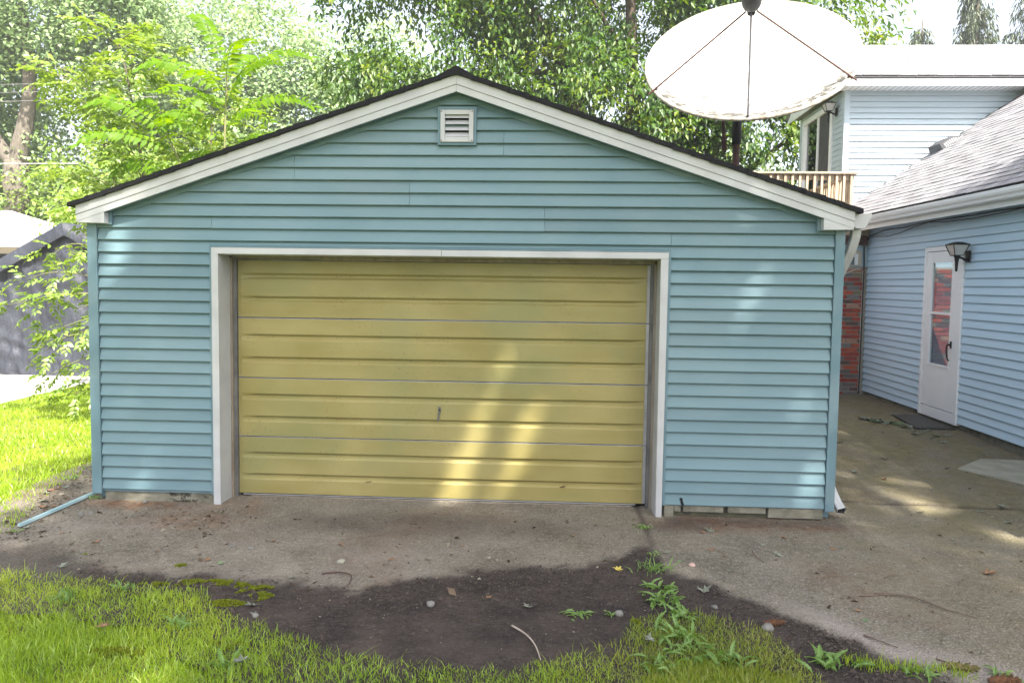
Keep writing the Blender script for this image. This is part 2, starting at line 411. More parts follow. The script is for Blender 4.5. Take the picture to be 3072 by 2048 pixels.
lawn = np_mesh('lawn', np.stack([X, Y, Z], 1), F[keep], m_soil, smooth=True)
tag(lawn, kind='structure')

# driveway: one sheet of old concrete with a dark worn apron in front of it
def driveway_mat():
    m, nt, b = new_mat('old_driveway')
    N, L = nt.nodes, nt.links
    geo = N.new('ShaderNodeNewGeometry')
    at = N.new('ShaderNodeAttribute'); at.attribute_name = 'wear'
    sp_ = N.new('ShaderNodeSeparateColor'); L.new(at.outputs['Color'], sp_.inputs['Color'])
    def nz(sc, det=6.0, rough=.6):
        t = N.new('ShaderNodeTexNoise'); t.inputs['Scale'].default_value = sc; t.inputs['Detail'].default_value = det; t.inputs['Roughness'].default_value = rough
        L.new(geo.outputs['Position'], t.inputs['Vector']); return t.outputs['Fac']
    def rng(v, a, c):
        r = N.new('ShaderNodeMapRange'); r.inputs['From Min'].default_value = a; r.inputs['From Max'].default_value = c; L.new(v, r.inputs['Value']); return r.outputs['Result']
    def mul(a, c):
        x = N.new('ShaderNodeMath'); x.operation = 'MULTIPLY'; L.new(a, x.inputs[0])
        if hasattr(c, 'is_output'): L.new(c, x.inputs[1])
        else: x.inputs[1].default_value = c
        return x.outputs[0]
    def mix(f, a, c):
        x = N.new('ShaderNodeMix'); x.data_type = 'RGBA'; L.new(f, x.inputs['Factor'])
        for s_, v_ in ((x.inputs['A'], a), (x.inputs['B'], c)):
            if hasattr(v_, 'is_output'): L.new(v_, s_)
            else: s_.default_value = (*v_, 1)
        return x.outputs['Result']
    conc = mix(rng(nz(2.2), .35, .65), (0.200, 0.175, 0.136), (0.122, 0.105, 0.078))
    conc = mix(mul(rng(nz(17, 9, .8), .50, .66), .55), conc, (0.30, 0.275, 0.235))
    conc = mix(mul(rng(nz(23, 9, .8), .53, .66), .7), conc, (0.07, 0.06, 0.048))
    conc = mix(mul(rng(nz(70, 3), .52, .66), .6), conc, (0.36, 0.33, 0.29))
    conc = mix(mul(rng(nz(48, 3), .56, .72), .65), conc, (0.055, 0.047, 0.038))
    moss = mix(rng(nz(9), .3, .7), (0.118, 0.108, 0.044), (0.225, 0.190, 0.100))
    conc = mix(mul(sp_.outputs['Green'], rng(nz(3.1), .25, .6)), conc, moss)
    rust = mix(rng(nz(14), .35, .65), (0.21, 0.125, 0.07), (0.10, 0.055, 0.035))
    conc = mix(mul(sp_.outputs['Blue'], rng(nz(6), .3, .6)), conc, rust)
    dark = mix(rng(nz(3.4), .35, .68), (0.030, 0.024, 0.021), (0.070, 0.053, 0.045))
    dark = mix(mul(rng(nz(21, 9, .8), .52, .66), .7), dark, (0.115, 0.095, 0.09))
    dark = mix(mul(rng(nz(26, 9, .8), .52, .66), .7), dark, (0.014, 0.012, 0.012))
    dark = mix(mul(rng(nz(85, 3), .60, .72), .6), dark, (0.15, 0.13, 0.12))
    pale = mix(rng(nz(20), .3, .7), (0.33, 0.285, 0.255), (0.25, 0.215, 0.19))
    conc = mix(at.outputs['Alpha'], conc, pale)
    col = mix(sp_.outputs['Red'], conc, dark)
    L.new(col, b.inputs['Base Color'])
    b.inputs['Roughness'].default_value = .93; b.inputs['Specular IOR Level'].default_value = .2
    bp = N.new('ShaderNodeBump'); bp.inputs['Strength'].default_value = .75; bp.inputs['Distance'].default_value = .012
    t = N.new('ShaderNodeTexVoronoi'); t.inputs['Scale'].default_value = 75; L.new(geo.outputs['Position'], t.inputs['Vector'])
    ad = N.new('ShaderNodeMath'); ad.operation = 'ADD'; L.new(t.outputs['Distance'], ad.inputs[0]); L.new(nz(40), ad.inputs[1])
    L.new(ad.outputs[0], bp.inputs['Height']); L.new(bp.outputs['Normal'], b.inputs['Normal'])
    return m
m_drive = driveway_mat()
X, Y, F = grid(-1.2, 9.6, -5.0, 7.2, 0.04)
wob = (fbm(X, Y, 5, 21) - .5)
Z = gz(X, Y) + 0.008 * (fbm(X, Y, 2.5, 5) - .5) + 0.004 * (fbm(X, Y, 14, 6) - .5) + .004
yc = np.interp(X, CX, CY)
dk = sstep(-.09, .09, yc + wob * .26 + (fbm(X, Y, 16, 22) - .5) * .14 - Y)
dk = dk * (1 - sstep(5.5, 5.9, X) * .45) * (1 - .35 * sstep(1.6, .6, X))
joint = sstep(.03, .008, np.abs(X - (4.665 + .03 * (fbm(X * 0, Y, 2, 4) - .5) + np.where(Y > -.5, .0, 0)))) * (Y < .35) * (Y > -2.2)
joint2 = sstep(.03, .01, np.abs(Y - (0.56 - .06 * (X - 6.4)))) * (X > 6.28)
crk = sstep(.02, .006, np.abs(Y - (-.95 + .35 * (X - 6) + .25 * (fbm(X, X * 0, 1.8, 9) - .5)))) * (X > 5.4) * (X < 7.3) * 0.0
Z = Z - .012 * np.maximum(joint, joint2) - .003 * dk
# a small step up behind the cross joint: the back slab sits proud
Z = Z + .006 * (X > 6.28) * sstep(0.0, .03, Y - (0.56 - .06 * (X - 6.4)))
moss = sstep(5.2, 7.0, X) * (.35 + .65 * sstep(-1.5, 2.5, Y)) * (.4 + .9 * fbm(X, Y, 1.1, 31)) + .35 * sstep(.0, .8, fbm(X, Y, 1.5, 33) - .45) 
rust = sstep(.55, .78, fbm(X, Y, 1.3, 41)) * .45 * (1 - .6 * sstep(5.5, 6.5, X)) + sstep(.35, 0, np.hypot((X - 6.05) / 1.6, (Y + .22) / .5)) * .8 + sstep(.6, 0, np.hypot((X - .5) / 1.0, (Y + .12) / .35)) + sstep(.6, .1, np.hypot((X - 5.2) / 1.2, (Y + .2) / .5))
pale = sstep(.30, .02, np.abs(Y - yc - .14)) * sstep(5.1, 5.6, X) * .85 + sstep(.35, .75, fbm(X, Y, .9, 51)) * .35 * (X < 4.6) * sstep(-.35, -.75, Y)
# crumbling patch of loose grit near the left end of the facade
grit = sstep(1.0, .5, np.hypot((X - 1.02) / .62, (Y + .55) / .26) + .6 * (fbm(X, Y, 7, 61) - .5))
Z = Z + grit * .012 * (fbm(X, Y, 22, 62) - .2)
rust = np.clip(rust + grit * .5, 0, 1)
red = np.clip(np.maximum(dk, np.maximum(joint, joint2) * .8), 0, 1)
damp = sstep(.35, 0, np.hypot((X - 4.95) / 1.3, (Y + .30) / .55)) * .55 + sstep(.20, 0.02, np.abs(Y + .12)) * (X > 4.85) * (X < 6.3) * .5
damp = np.maximum(damp, .42 * sstep(1.0, .3, np.hypot((X - 3.0) / 2.0, (Y + .42) / .42)) * (.5 + fbm(X, Y, 3, 64)) * (X < 4.66))
red = np.maximum(red, np.clip(damp, 0, 1))
keep = ~(front_grass(X, Y, -.5)[F].all(1)) & ~(left_lawn(X, Y, -.3)[F].all(1)) & ~((X[F] > .08) & (X[F] < 6.12) & (Y[F] > .5)).all(1)
drive = np_mesh('driveway', np.stack([X, Y, Z], 1), F[keep], m_drive, smooth=True)
ca = drive.data.color_attributes.new('wear', 'FLOAT_COLOR', 'POINT')
ca.data.foreach_set('color', np.stack([red, np.clip(moss, 0, 1), np.clip(rust, 0, 1), np.clip(pale, 0, 1)], 1).astype(np.float32).ravel())
tag(drive, kind='structure')

# lighter concrete repair beside the house and the neighbour's pale drive
pts = [(8.10, 1.60), (8.55, 1.98), (9.02, 1.95), (9.02, 1.1), (8.5, 1.12)]
zz = [float(gz(np.array(x), np.array(y))) for x, y in pts]
mb = MB(); mb.sweep([(x, y, z + .012) for (x, y), z in zip(pts, zz)], [(x, y, z + .026) for (x, y), z in zip(pts, zz)])
tag(mb.build('concrete_patch', m_patch), kind='structure')
tag(MB().add([(-30, 4.2, .016), (-4.62, 4.6, .016), (-4.83, 6.18, .016), (-4.98, 7.77, .016), (-4.7, 14, .016), (-30, 14, .016)], [(0, 1, 2, 3, 4, 5)]).build('neighbour_driveway', m_pave), kind='structure')

# ================================================================ GARAGE
G = thing('garage', 'blue vinyl sided garage with black roof edge and wide yellow overhead door', 'garage', (3.12, 0, 0))
E_ = 0.1016
RC, RT = 3.12, 3.565          # ridge centre and height of the white rake's top line
GD = 6.8                      # depth of the garage
SLOPE = 0.335

def plank(parent, m, mapf, b0, b1, t0, t1, v0, v1, out=.017):
    """one lap: bottom edge from b0 to b1 at v0, top edge from t0 to t1 at v1; mapf(u, out, v) -> world."""
    def prof(ub, ut):
        return [mapf(ub, -.004, v0 + .004), mapf(ub, out - .003, v0), mapf(ub, out, v0 + .006), mapf(ub + (ut - ub) * .5, out * .62, (v0 + v1) / 2), mapf(ut, .0035, v1), mapf(ut, -.004, v1)]
    mb = MB(); mb.sweep(prof(b0, t0), prof(b1, t1))
    return mb.build('siding_plank', m, parent)

def under_rake(z):   # half width at height z below the rake's lower line
    return (3.46 - z) / .333
fmap = lambda u, o, v: (u, -o, v)
rr = random.Random(3)
for k in range(-13, 21):
    z0 = 2.235 - E_ * k; z1 = z0 + E_ - .0005
    if z0 > 3.42: continue
    lo_, hi_ = .083, 6.168
    def lim(z): 
        h = under_rake(z) if z > 2.38 else 99
        return max(lo_, RC - h), min(hi_, RC + h)
    (a0, a1), (c0, c1) = lim(z0), lim(min(z1, 3.45))
    if z1 > 3.455: z1 = 3.452
    if c1 - c0 < .02: c0, c1 = RC - .012, RC + .012
    if z0 < 2.15:
        if z1 > 2.19: z1 = z1
        segs = [(a0, 1.045, c0, 1.045), (4.872, a1, 4.872, c1)]
        if z0 > 2.13 - .09 and z1 > 2.20: segs = segs
    else:
        seams = {0: [4.87], 1: [1.06, 3.84], 2: [3.84], 3: [2.73], 4: [2.73], 5: [1.765], 6: [1.765, 4.9], 7: [3.5], 8: [3.5]}.get(-k, [])
        xs = [None] + seams + [None]
        segs = []
        for i in range(len(xs) - 1):
            s0b, s0t = (a0, c0) if xs[i] is None else (xs[i] + .0015,) * 2
            s1b, s1t = (a1, c1) if xs[i + 1] is None else (xs[i + 1] - .0015,) * 2
            segs.append((s0b, s1b, s0t, s1t))
    for n_, (b0, b1, t0, t1) in enumerate(segs):
        dz = rr.uniform(-.0012, .0012); do = rr.uniform(-.001, .0015)
        plank(G, m_sid, fmap, b0, b1, t0, t1, z0 + dz, z1, .030 + do)
# partial bottom course and starter strip; a short strip of siding just over the door
plank(G, m_sid, fmap, .083, 1.045, .083, 1.045, .108, .2025, .030)
plank(G, m_sid, fmap, 4.872, 6.168, 4.872, 6.168, .104, .2025, .030)
box('starter_strip', m_sidpost, G, .083, 1.05, -.014, .0, .088, .106)
plank(G, m_sid, fmap, 1.045, 4.872, 1.045, 4.872, 2.196, 2.2345, .020)
# backing and the other three walls
mb = MB()
mb.prism([(.02, .004, .09), (1.07, .004, .09), (1.07, .004, 2.17), (4.845, .004, 2.17), (4.845, .004, .09), (6.23, .004, .09), (6.23, .004, 2.40), (RC, .004, 3.44), (.02, .004, 2.40)], (0, .08, 0))
mb.build('front_wall', m_sidpost, G)
for nm, x0, x1 in (('side_wall', .0, .08), ('side_wall', 6.17, 6.25)):
    box(nm, m_sidpost, G, x0, x1, .09, GD, -.01, 2.42)
for sx, ux in ((-1, 0.0), (1, 6.25)):
    for k in range(22):
        z0 = .1 + E_ * k
        mp = (lambda u, o, v, sx=sx, ux=ux: (ux + sx * o, u, v))
        plank(G, m_sid, mp, .07, GD - .05, .07, GD - .05, z0, z0 + E_ - .0005)
MB().prism([(.0, GD, 0), (6.25, GD, 0), (6.25, GD, 2.42), (RC, GD, 3.44), (.0, GD, 2.42)], (0, -.08, 0)).build('rear_wall', m_sidpost, G)
# corner posts
for x0, x1, z0 in ((-.006, .079, .068), (6.172, 6.248, .085)):
    bevel(MB().box(x0, x1, -.036, .09, z0, 2.395).build('corner_post', m_sidpost, G), .004)
# trim channels round the opening
box('trim_channel', m_sidpost, G, 1.043, 1.0635, -.030, .02, .085, 2.195)
box('trim_channel', m_sidpost, G, 4.8525, 4.873, -.030, .02, .10, 2.195)
box('trim_channel', m_sidpost, G, 1.043, 4.873, -.031, .02, 2.182, 2.1955)

# foundation
left_f = MB().box(.09, 1.05, .002, .12, -.02, .09).build('foundation_wall', m_block, G)
# black mould growing on the left foundation: a crust of small lumps
mv = MB(); rl = random.Random(5)
for i in range(2600):
    cx_ = rl.gauss(.78, .12); cz_ = rl.uniform(.0, .086); w = rl.uniform(.002, .0055)
    dens_ = mnoise.noise(Vector((cx_ * 16, cz_ * 30, .5))) + .55 - abs(cx_ - .79) * 3.2 - cz_ * 2
    if .50 < cx_ < 1.03 and dens_ > rl.random() * .7: mv.add([(cx_ - w, .0015, cz_), (cx_, -.0005, cz_ - w * .8), (cx_ + w, .0015, cz_), (cx_, .0, cz_ + w * .7), (cx_, -.0025, cz_)], [(0, 1, 4), (1, 2, 4), (2, 3, 4), (3, 0, 4)])
tag(mv.build('mould_crust', m_stain, G), kind='stuff')
bx = [(4.955, 5.01), (5.03, 5.36), (5.395, 5.705), (5.722, 6.165)]
for i, (a, b_) in enumerate(bx):
    o = MB().box(a, b_, -.012 - .006 * (i == 3), .12, .045 - .030 * (i == 3), .112).build('block', m_block, G); bevel(o, .006)
MB().box(4.86, 6.15, .028, .12, -.02, .112).build('footing', m_blockdark, G)  # footing set back and coloured dark below the block faces
o = MB().box(4.872, 4.952, -.016, .08, -.012, .112).build('block', m_block, G); bevel(o, .005)

# white door trim: head, jambs, reveals
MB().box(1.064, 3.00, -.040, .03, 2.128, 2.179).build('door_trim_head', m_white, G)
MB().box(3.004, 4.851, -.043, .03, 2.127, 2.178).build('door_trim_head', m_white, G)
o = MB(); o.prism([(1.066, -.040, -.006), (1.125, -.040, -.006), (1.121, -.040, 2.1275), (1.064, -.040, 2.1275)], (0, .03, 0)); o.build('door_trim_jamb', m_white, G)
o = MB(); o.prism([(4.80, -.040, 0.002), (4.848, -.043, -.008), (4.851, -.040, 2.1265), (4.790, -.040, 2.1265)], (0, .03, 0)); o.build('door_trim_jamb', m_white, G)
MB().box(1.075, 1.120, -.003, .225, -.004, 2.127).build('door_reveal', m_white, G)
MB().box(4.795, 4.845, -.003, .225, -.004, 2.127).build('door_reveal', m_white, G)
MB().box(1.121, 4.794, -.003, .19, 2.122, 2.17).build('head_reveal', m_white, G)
MB().box(1.93, 4.79, .19, .235, 2.092, 2.121).build('head_board', m_rawwood, G)
MB().box(1.121, 1.925, .19, .235, 2.104, 2.121).build('head_board', m_rawwood, G)
for x0, x1, mt, y0, y1 in ((1.1205, 1.140, m_rawwood, .19, .236), (1.140, 1.168, m_track, .215, .275), (4.775, 4.7945, m_rawwood, .19, .236), (4.748, 4.775, m_track, .215, .275)):
    MB().box(x0, x1, y0, y1, 0.0, 2.121).build('jamb_board' if mt is m_rawwood else 'door_track', mt, G)
MB().box(1.10, 4.82, .285, .30, 0.0, 2.3).build('door_backing', m_dark, G)
MB().box(1.14, 4.775, .236, .275, 2.085, 2.12).build('door_track', m_track, G)

# overhead door: four ribbed sections
DOOR = thing('garage_door', None, None); DOOR.parent = G; DOOR.location = Vector((2.96, .25, 0)) - Vector((3.12, 0, 0))
dx0, dx1 = 1.172, 4.745
zb = [0.028, .540, 1.062, 1.590, 2.125]
gd = .021
for s_ in range(4):
    za, zc = zb[s_] + .007, zb[s_ + 1] - .007
    H = zc - za
    prof = [(0, za)]
    for fr in (1 - .76, 1 - .375):           # bottoms of the grooves as fractions of the height, measured from below
        zg = za + fr * H
        prof += [(0, zg - .002), (.002, zg + .001), (gd, zg + .018), (gd, zg + .044), (.003, zg + .061), (0, zg + .064)]
    prof += [(0, zc)]
    nseg = 28
    V = []; Fc = []
    rs = random.Random(40 + s_)
    for i in range(nseg + 1):
        x = dx0 + .026 + (dx1 - dx0 - .052) * i / nseg
        e = min(1, min(i, nseg - i) / 1.0)   # grooves run out at the very ends
        for d, z in prof:
            w = .0016 * math.sin(x * 2.1 + s_ * 1.7 + z * 5) + .0007 * math.sin(x * 9 + z * 23)
            V.append((x, .25 + d * (.15 + .85 * e) + w, z + .0012 * math.sin(x * 1.4 + s_)))
    n = len(prof)
    for i in range(nseg):
        for j in range(n - 1):
            a = i * n + j; Fc.append((a, a + n, a + n + 1, a + 1))
    o = MB().add(V, Fc).build('door_section', m_dooryel, DOOR)
    sol = o.modifiers.new('thick', 'SOLIDIFY'); sol.thickness = .012; sol.offset = -1
    # end stiles and bright metal edges
    for xa, xb in ((dx0 - .002, dx0 + .025), (dx1 - .025, dx1 + .002)):
        MB().box(xa, xb, .244, .27, za - .002, zc + .002).build('end_stile', m_dooryel if xa < 2 else m_alu, DOOR)
    if s_ > 0: bevel(MB().box(dx0, dx1, .243, .268, za - .0055, za + .008).build('edge_strip', m_alu, DOOR), .003)
    if s_ < 3: bevel(MB().box(dx0, dx1, .2445, .268, zc - .007, zc + .0045).build('edge_strip', m_alu, DOOR), .003)
rv = MB()
for s_ in range(4):
    H = zb[s_ + 1] - zb[s_]
    for fr in (.24, .625):
        for xc in (1.45, 2.06, 2.96, 4.06):
            for dx_ in (-.019, .019):
                z_ = zb[s_] + fr * H + .028
                rv.tube([(xc + dx_, .264, z_), (xc + dx_, .2585, z_)], .0035, 6)
tag(rv.build('rivets', m_rust, DOOR), kind='stuff')
MB().box(dx0 + .03, dx1 - .08, .243, .275, .018, .028).build('bottom_strip', m_alu, DOOR)
MB().box(dx0 + .1, dx1 - .11, .236, .266, .002, .012).build('bottom_seal', m_rawwood, DOOR)
# handle: pivoted lever, wide round head, slim tapering grip
hp = [(2.945, .838), (2.955, .842), (2.964, .836), (2.968, .815), (2.966, .800), (2.957, .780), (2.950, .712), (2.936, .712), (2.940, .770), (2.944, .800), (2.944, .820)]
bevel(MB().prism([(x, .226, z) for x, z in hp], (0, .012, 0)).build('handle', m_track, DOOR), .002)
MB().tube([(2.955, .25, .813), (2.955, .222, .813)], .007, 10).build('handle_pivot', m_dark, DOOR)
# torn dents near the foot of the door
for pts_ in ([(2.285, .160), (2.33, .163), (2.36, .168), (2.352, .156), (2.318, .147), (2.292, .145)], [(4.00, .162), (4.035, .166), (4.062, .171), (4.05, .158), (4.042, .144), (4.02, .149)]):
    MB().prism([(x, .2475, z) for x, z in pts_], (0, .004, 0)).build('torn_dent', m_dark, DOOR)
    (x0, z0), (x1, z1) = pts_[0], pts_[2]
    MB().add([(x0, .2485, z0), (x1, .2485, z1), (x1 - .012, .228, z1 - .006), (x0 + .02, .232, z0 - .004)], [(0, 1, 2, 3)]).build('torn_flap', m_rust, DOOR)

# roof: sheathing, rake boards, returns, shingle edge
def rakepoly(x0, x1, top, bot, y):
    return [(x0, y, RT_line(x0, top)), (x1, y, RT_line(x1, top)), (x1, y, RT_line(x1, bot)), (x0, y, RT_line(x0, bot))]
def RT_line(x, off): return RT + off - SLOPE * abs(x - RC)
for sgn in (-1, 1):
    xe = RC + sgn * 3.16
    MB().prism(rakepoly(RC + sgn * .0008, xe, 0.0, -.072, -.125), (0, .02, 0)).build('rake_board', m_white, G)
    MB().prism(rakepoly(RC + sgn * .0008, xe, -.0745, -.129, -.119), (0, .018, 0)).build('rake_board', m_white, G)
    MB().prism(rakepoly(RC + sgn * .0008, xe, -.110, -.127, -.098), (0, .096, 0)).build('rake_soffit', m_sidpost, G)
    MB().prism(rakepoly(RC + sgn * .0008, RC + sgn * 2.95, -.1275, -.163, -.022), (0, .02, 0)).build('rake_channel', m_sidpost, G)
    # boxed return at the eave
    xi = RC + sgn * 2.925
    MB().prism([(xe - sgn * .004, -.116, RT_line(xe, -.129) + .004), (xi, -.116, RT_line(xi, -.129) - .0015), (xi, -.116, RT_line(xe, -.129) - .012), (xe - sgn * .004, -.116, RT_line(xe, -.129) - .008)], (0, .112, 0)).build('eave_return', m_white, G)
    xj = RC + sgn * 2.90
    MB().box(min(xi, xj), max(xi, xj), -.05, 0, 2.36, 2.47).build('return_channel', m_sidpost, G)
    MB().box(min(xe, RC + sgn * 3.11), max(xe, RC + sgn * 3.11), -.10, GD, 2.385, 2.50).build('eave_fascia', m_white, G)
    # sheathing
    MB().prism(rakepoly(RC, RC + sgn * 3.18, .012, -.0, -.11), (0, GD + .2, 0)).build('roof_deck', m_black, G)
    # shingle courses, laid from the eave up; each overlaps the one below
    nC = 22
    for c in range(nC):
        d0 = 3.215 - c * (3.215 / nC); d1 = max(d0 - 3.215 / nC - .03, 0.0)
        jit = rr.uniform(-.003, .003); th = .036 + rr.uniform(-.002, .002)
        zl = RT + .036 - SLOPE * d0 + .006 + jit * .4; zh = RT + .036 - SLOPE * d1 - .003 + jit * .4
        xa = RC + sgn * d0; xb = RC + sgn * d1
        MB().prism([(xa, -.150 + jit, zl - th), (xa, -.150 + jit, zl), (xb, -.150 + jit, zh), (xb, -.150 + jit, zh - th)], (0, GD + .3, 0)).build('shingle', m_blackroof, G)
MB().prism([(RC - .14, -.152, RT + .043 - .05), (RC, -.152, RT + .066), (RC + .14, -.152, RT + .043 - .05), (RC, -.152, RT + .03)], (0, GD + .3, 0)).build('ridge_cap', m_blackroof, G)
# dark drip edge under the shingles along the rake
for sgn in (-1, 1):
    MB().prism(rakepoly(RC + sgn * .001, RC + sgn * 3.185, .030, .0005, -.140), (0, .03, 0)).build('drip_edge', m_black, G)

# gutter on the right eave with its open front profile capped, and the downspout
gp = [(6.30, 2.50), (6.30, 2.40), (6.315, 2.385), (6.375, 2.385), (6.40, 2.41), (6.415, 2.455), (6.425, 2.462), (6.43, 2.50), (6.42, 2.50)]
MB().prism([(x, -.07, z) for x, z in gp], (0, .003, 0)).build('gutter_end_cap', m_white, G)
mb = MB()
for (xa, za), (xb, zb_) in zip(gp[:-1], gp[1:]):
    mb.add([(xa, -.068, za), (xb, -.068, zb_), (xb, GD + .1, zb_), (xa, GD + .1, za)], [(0, 1, 2, 3)])
o = mb.build('gutter', m_white, G); sol = o.modifiers.new('t', 'SOLIDIFY'); sol.thickness = .002
def ribbed_spout(pts, w, d, name, n=22):
    """rectangular corrugated pipe through pts (x,y,z)."""
    mb = MB(); rings = []
    P_ = [Vector(p) for p in pts]
    for i, p in enumerate(P_):
        a = (P_[min(i + 1, len(P_) - 1)] - P_[max(i - 1, 0)]).normalized()
        ey = Vector((0, 1, 0)); ex = ey.cross(a)
        if ex.length < .2: ex = Vector((1, 0, 0))
        ex.normalize(); ey = a.cross(ex).normalized()
        ring = []
        for k in range(n):
            t = 2 * math.pi * k / n
            cx_, cy_ = math.cos(t), math.sin(t)
            s = max(abs(cx_), abs(cy_)); rib = 1 - .05 * (k % 2)
            ring.append(p + ex * (cx_ / s) * w / 2 * rib + ey * (cy_ / s) * d / 2 * rib)
        rings.append(ring)
    for r_ in rings: mb.v += [tuple(q) for q in r_]
    for i in range(len(rings) - 1):
        for k in range(n):
            a0 = i * n + k; a1 = i * n + (k + 1) % n; mb.f.append((a0, a1, a1 + n, a0 + n))
    o = mb.build(name, m_white, G); s2 = o.modifiers.new('t', 'SOLIDIFY'); s2.thickness = .002
    return o
ribbed_spout([(6.365, .06, 2.385), (6.365, .07, 2.33), (6.355, .12, 2.22), (6.315, .27, 2.0), (6.302, .32, 1.9), (6.298, .325, 1.8)], .075, .055, 'downspout')
ribbed_spout([(6.2975, .325, 1.8), (6.2975, .325, .42), (6.299, .30, .33)], .072, .053, 'downspout')
elb = ribbed_spout([(6.299, .30, .33), (6.301, .20, .22), (6.310, .08, .13), (6.322, .0, .088)], .074, .056, 'downspout_elbow')
MB().box(6.289, 6.350, .012, .024, .066, .112).build('elbow_inside', m_dark, G)

# gable vent
V_ = thing('gable_vent', None, None); V_.parent = G; V_.location = (0, 0, 3.18)
vx0, vx1, vz0, vz1 = 2.962, 3.276, 3.028, 3.333
for a in ((vx0, vx0 + .020, vz0, vz1), (vx1 - .020, vx1, vz0, vz1)):
    MB().box(a[0], a[1], -.045, .0, a[2], a[3]).build('vent_channel', m_sidpost, V_)
for a in ((vx0 + .0205, vx1 - .0205, vz0, vz0 + .020), (vx0 + .0205, vx1 - .0205, vz1 - .020, vz1)):
    MB().box(a[0], a[1], -.043, .0, a[2], a[3]).build('vent_channel', m_sidpost, V_)
fx0, fx1, fz0, fz1 = 2.984, 3.254, 3.050, 3.308
MB().box(fx0, fx1, -.010, 0, fz0, fz1).build('vent_backing', m_dark, V_)
bevel(MB().box(fx0, fx0 + .036, -.056, -.011, fz0, fz1).build('vent_frame', m_white, V_), .003)
bevel(MB().box(fx1 - .038, fx1, -.056, -.011, fz0, fz1).build('vent_frame', m_white, V_), .003)
bevel(MB().box(fx0 + .0365, fx1 - .0385, -.055, -.011, fz1 - .038, fz1).build('vent_frame', m_white, V_), .003)
bevel(MB().box(fx0 + .0365, fx1 - .0385, -.055, -.011, fz0, fz0 + .042).build('vent_frame', m_white, V_), .003)
for i in range(4):
    z = fz0 + .045 + i * .049
    MB().prism([(fx0 + .037, -.052, z), (fx0 + .037, -.048, z), (fx0 + .037, -.014, z + .038), (fx0 + .037, -.018, z + .040)], (fx1 - fx0 - .076, 0, 0)).build('slat', m_white, V_)
for xx in (fx0 + .010, fx1 - .012):
    for zz_ in (fz0 + .012, fz1 - .014):
        MB().tube([(xx, -.050, zz_), (xx, -.060, zz_)], .005, 8).build('screw', m_rust, V_)

# cracked siding: the keyhole-shaped break in the lowest plank, right of the door
MB().prism([(4.995, -.0275, .158), (5.003, -.0265, .166), (5.015, -.0265, .166), (5.022, -.0275, .155), (5.020, -.028, .146), (5.034, -.0325, .108), (5.008, -.0325, .108), (5.004, -.0285, .142)], (0, .004, 0)).build('siding_hole', m_dark, G)

# ================================================================ HOUSE
H_ = thing('house', 'light blue sided house with grey shingle roofs, brick corner and upper storey', 'house', (9.1, 4, 0))
WX = 9.088
BY = 6.40          # face of the brick corner
tilt = lambda y: .017 * (y - 4)
hmap = lambda u, o, v: (WX + .011 * (u - 4) - o, u, v + tilt(u))
rr = random.Random(8)
Y0, Y1 = -2.0, 6.37
for k in range(-2, 25):
    z0 = 2.731 - E_ * k; z1 = z0 + E_ - .0005
    if z0 > 2.55 or False:
        seams = {-1: [], 0: [], 1: [5.55], 2: [5.6]}.get(k, [])
        xs = [Y0] + seams + [Y1]
    else: xs = None
    if xs is None:
        segs = [(Y0, 3.425), (4.435, Y1)]
        if k in (1, 2, 3): segs = [(Y0, 3.425), (4.435, 5.58 - .03 * k), (5.583 - .03 * k, Y1)]
    else: segs = [(xs[i] + .0015, xs[i + 1] - .0015) for i in range(len(xs) - 1)]
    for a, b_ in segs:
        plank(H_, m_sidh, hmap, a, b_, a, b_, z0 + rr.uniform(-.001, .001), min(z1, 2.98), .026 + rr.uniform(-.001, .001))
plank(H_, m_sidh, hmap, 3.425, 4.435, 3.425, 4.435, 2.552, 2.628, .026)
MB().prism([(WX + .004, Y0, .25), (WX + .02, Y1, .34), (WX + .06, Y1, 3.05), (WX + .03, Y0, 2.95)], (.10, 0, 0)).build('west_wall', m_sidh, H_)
MB().prism([(WX + .012, Y0, -.05), (WX + .012, 6.36, -.05), (WX + .012 + .02, 6.36, .30), (WX + .012, Y0, .225)], (.1, 0, 0)).build('foundation_wall', m_block, H_)
MB().prism([(9.3, Y0 + .05, 0), (13.5, Y0 + .05, 0), (13.5, Y0 + .05, 4.0), (12.2, Y0 + .05, 5.2), (9.3, Y0 + .05, 3.2)], (0, .1, 0)).build('south_gable', m_sidh, H_)
MB().box(13.4, 13.5, Y0, 9.6, 0, 4.0).build('east_wall', m_sidh, H_)

# eave: soffit, fascia, gutter
def zt(z, y): return z + .02 * (y - 3.6)
def run(name, prof, ya, yb, m):
    mb = MB(); mb.sweep([(x, ya, zt(z, ya)) for x, z in prof], [(x, yb, zt(z, yb)) for x, z in prof]); return mb.build(name, m, H_)
run('soffit', [(8.80, 2.895), (9.07, 2.925), (9.07, 2.94), (8.80, 2.91)], -2.2, 7.3, m_whitec)
run('eave_fascia', [(8.785, 2.875), (8.803, 2.875), (8.803, 3.07), (8.785, 3.07)], -2.2, 7.3, m_whitec)
gq = [(8.784, 3.062), (8.784, 2.955), (8.775, 2.945), (8.72, 2.945), (8.70, 2.955), (8.69, 2.985), (8.672, 3.005), (8.664, 3.025), (8.664, 3.055), (8.676, 3.06), (8.676, 3.05), (8.668, 3.02)]
mb = MB()
for (xa, za), (xb, zb_) in zip(gq[:-1], gq[1:]):
    mb.add([(xa, -2.25, zt(za, -2.25)), (xb, -2.25, zt(zb_, -2.25)), (xb, 6.0, zt(zb_, 6.0)), (xa, 6.0, zt(za, 6.0))], [(0, 1, 2, 3)])
o = mb.build('gutter', m_whitec, H_); sol = o.modifiers.new('t', 'SOLIDIFY'); sol.thickness = .002
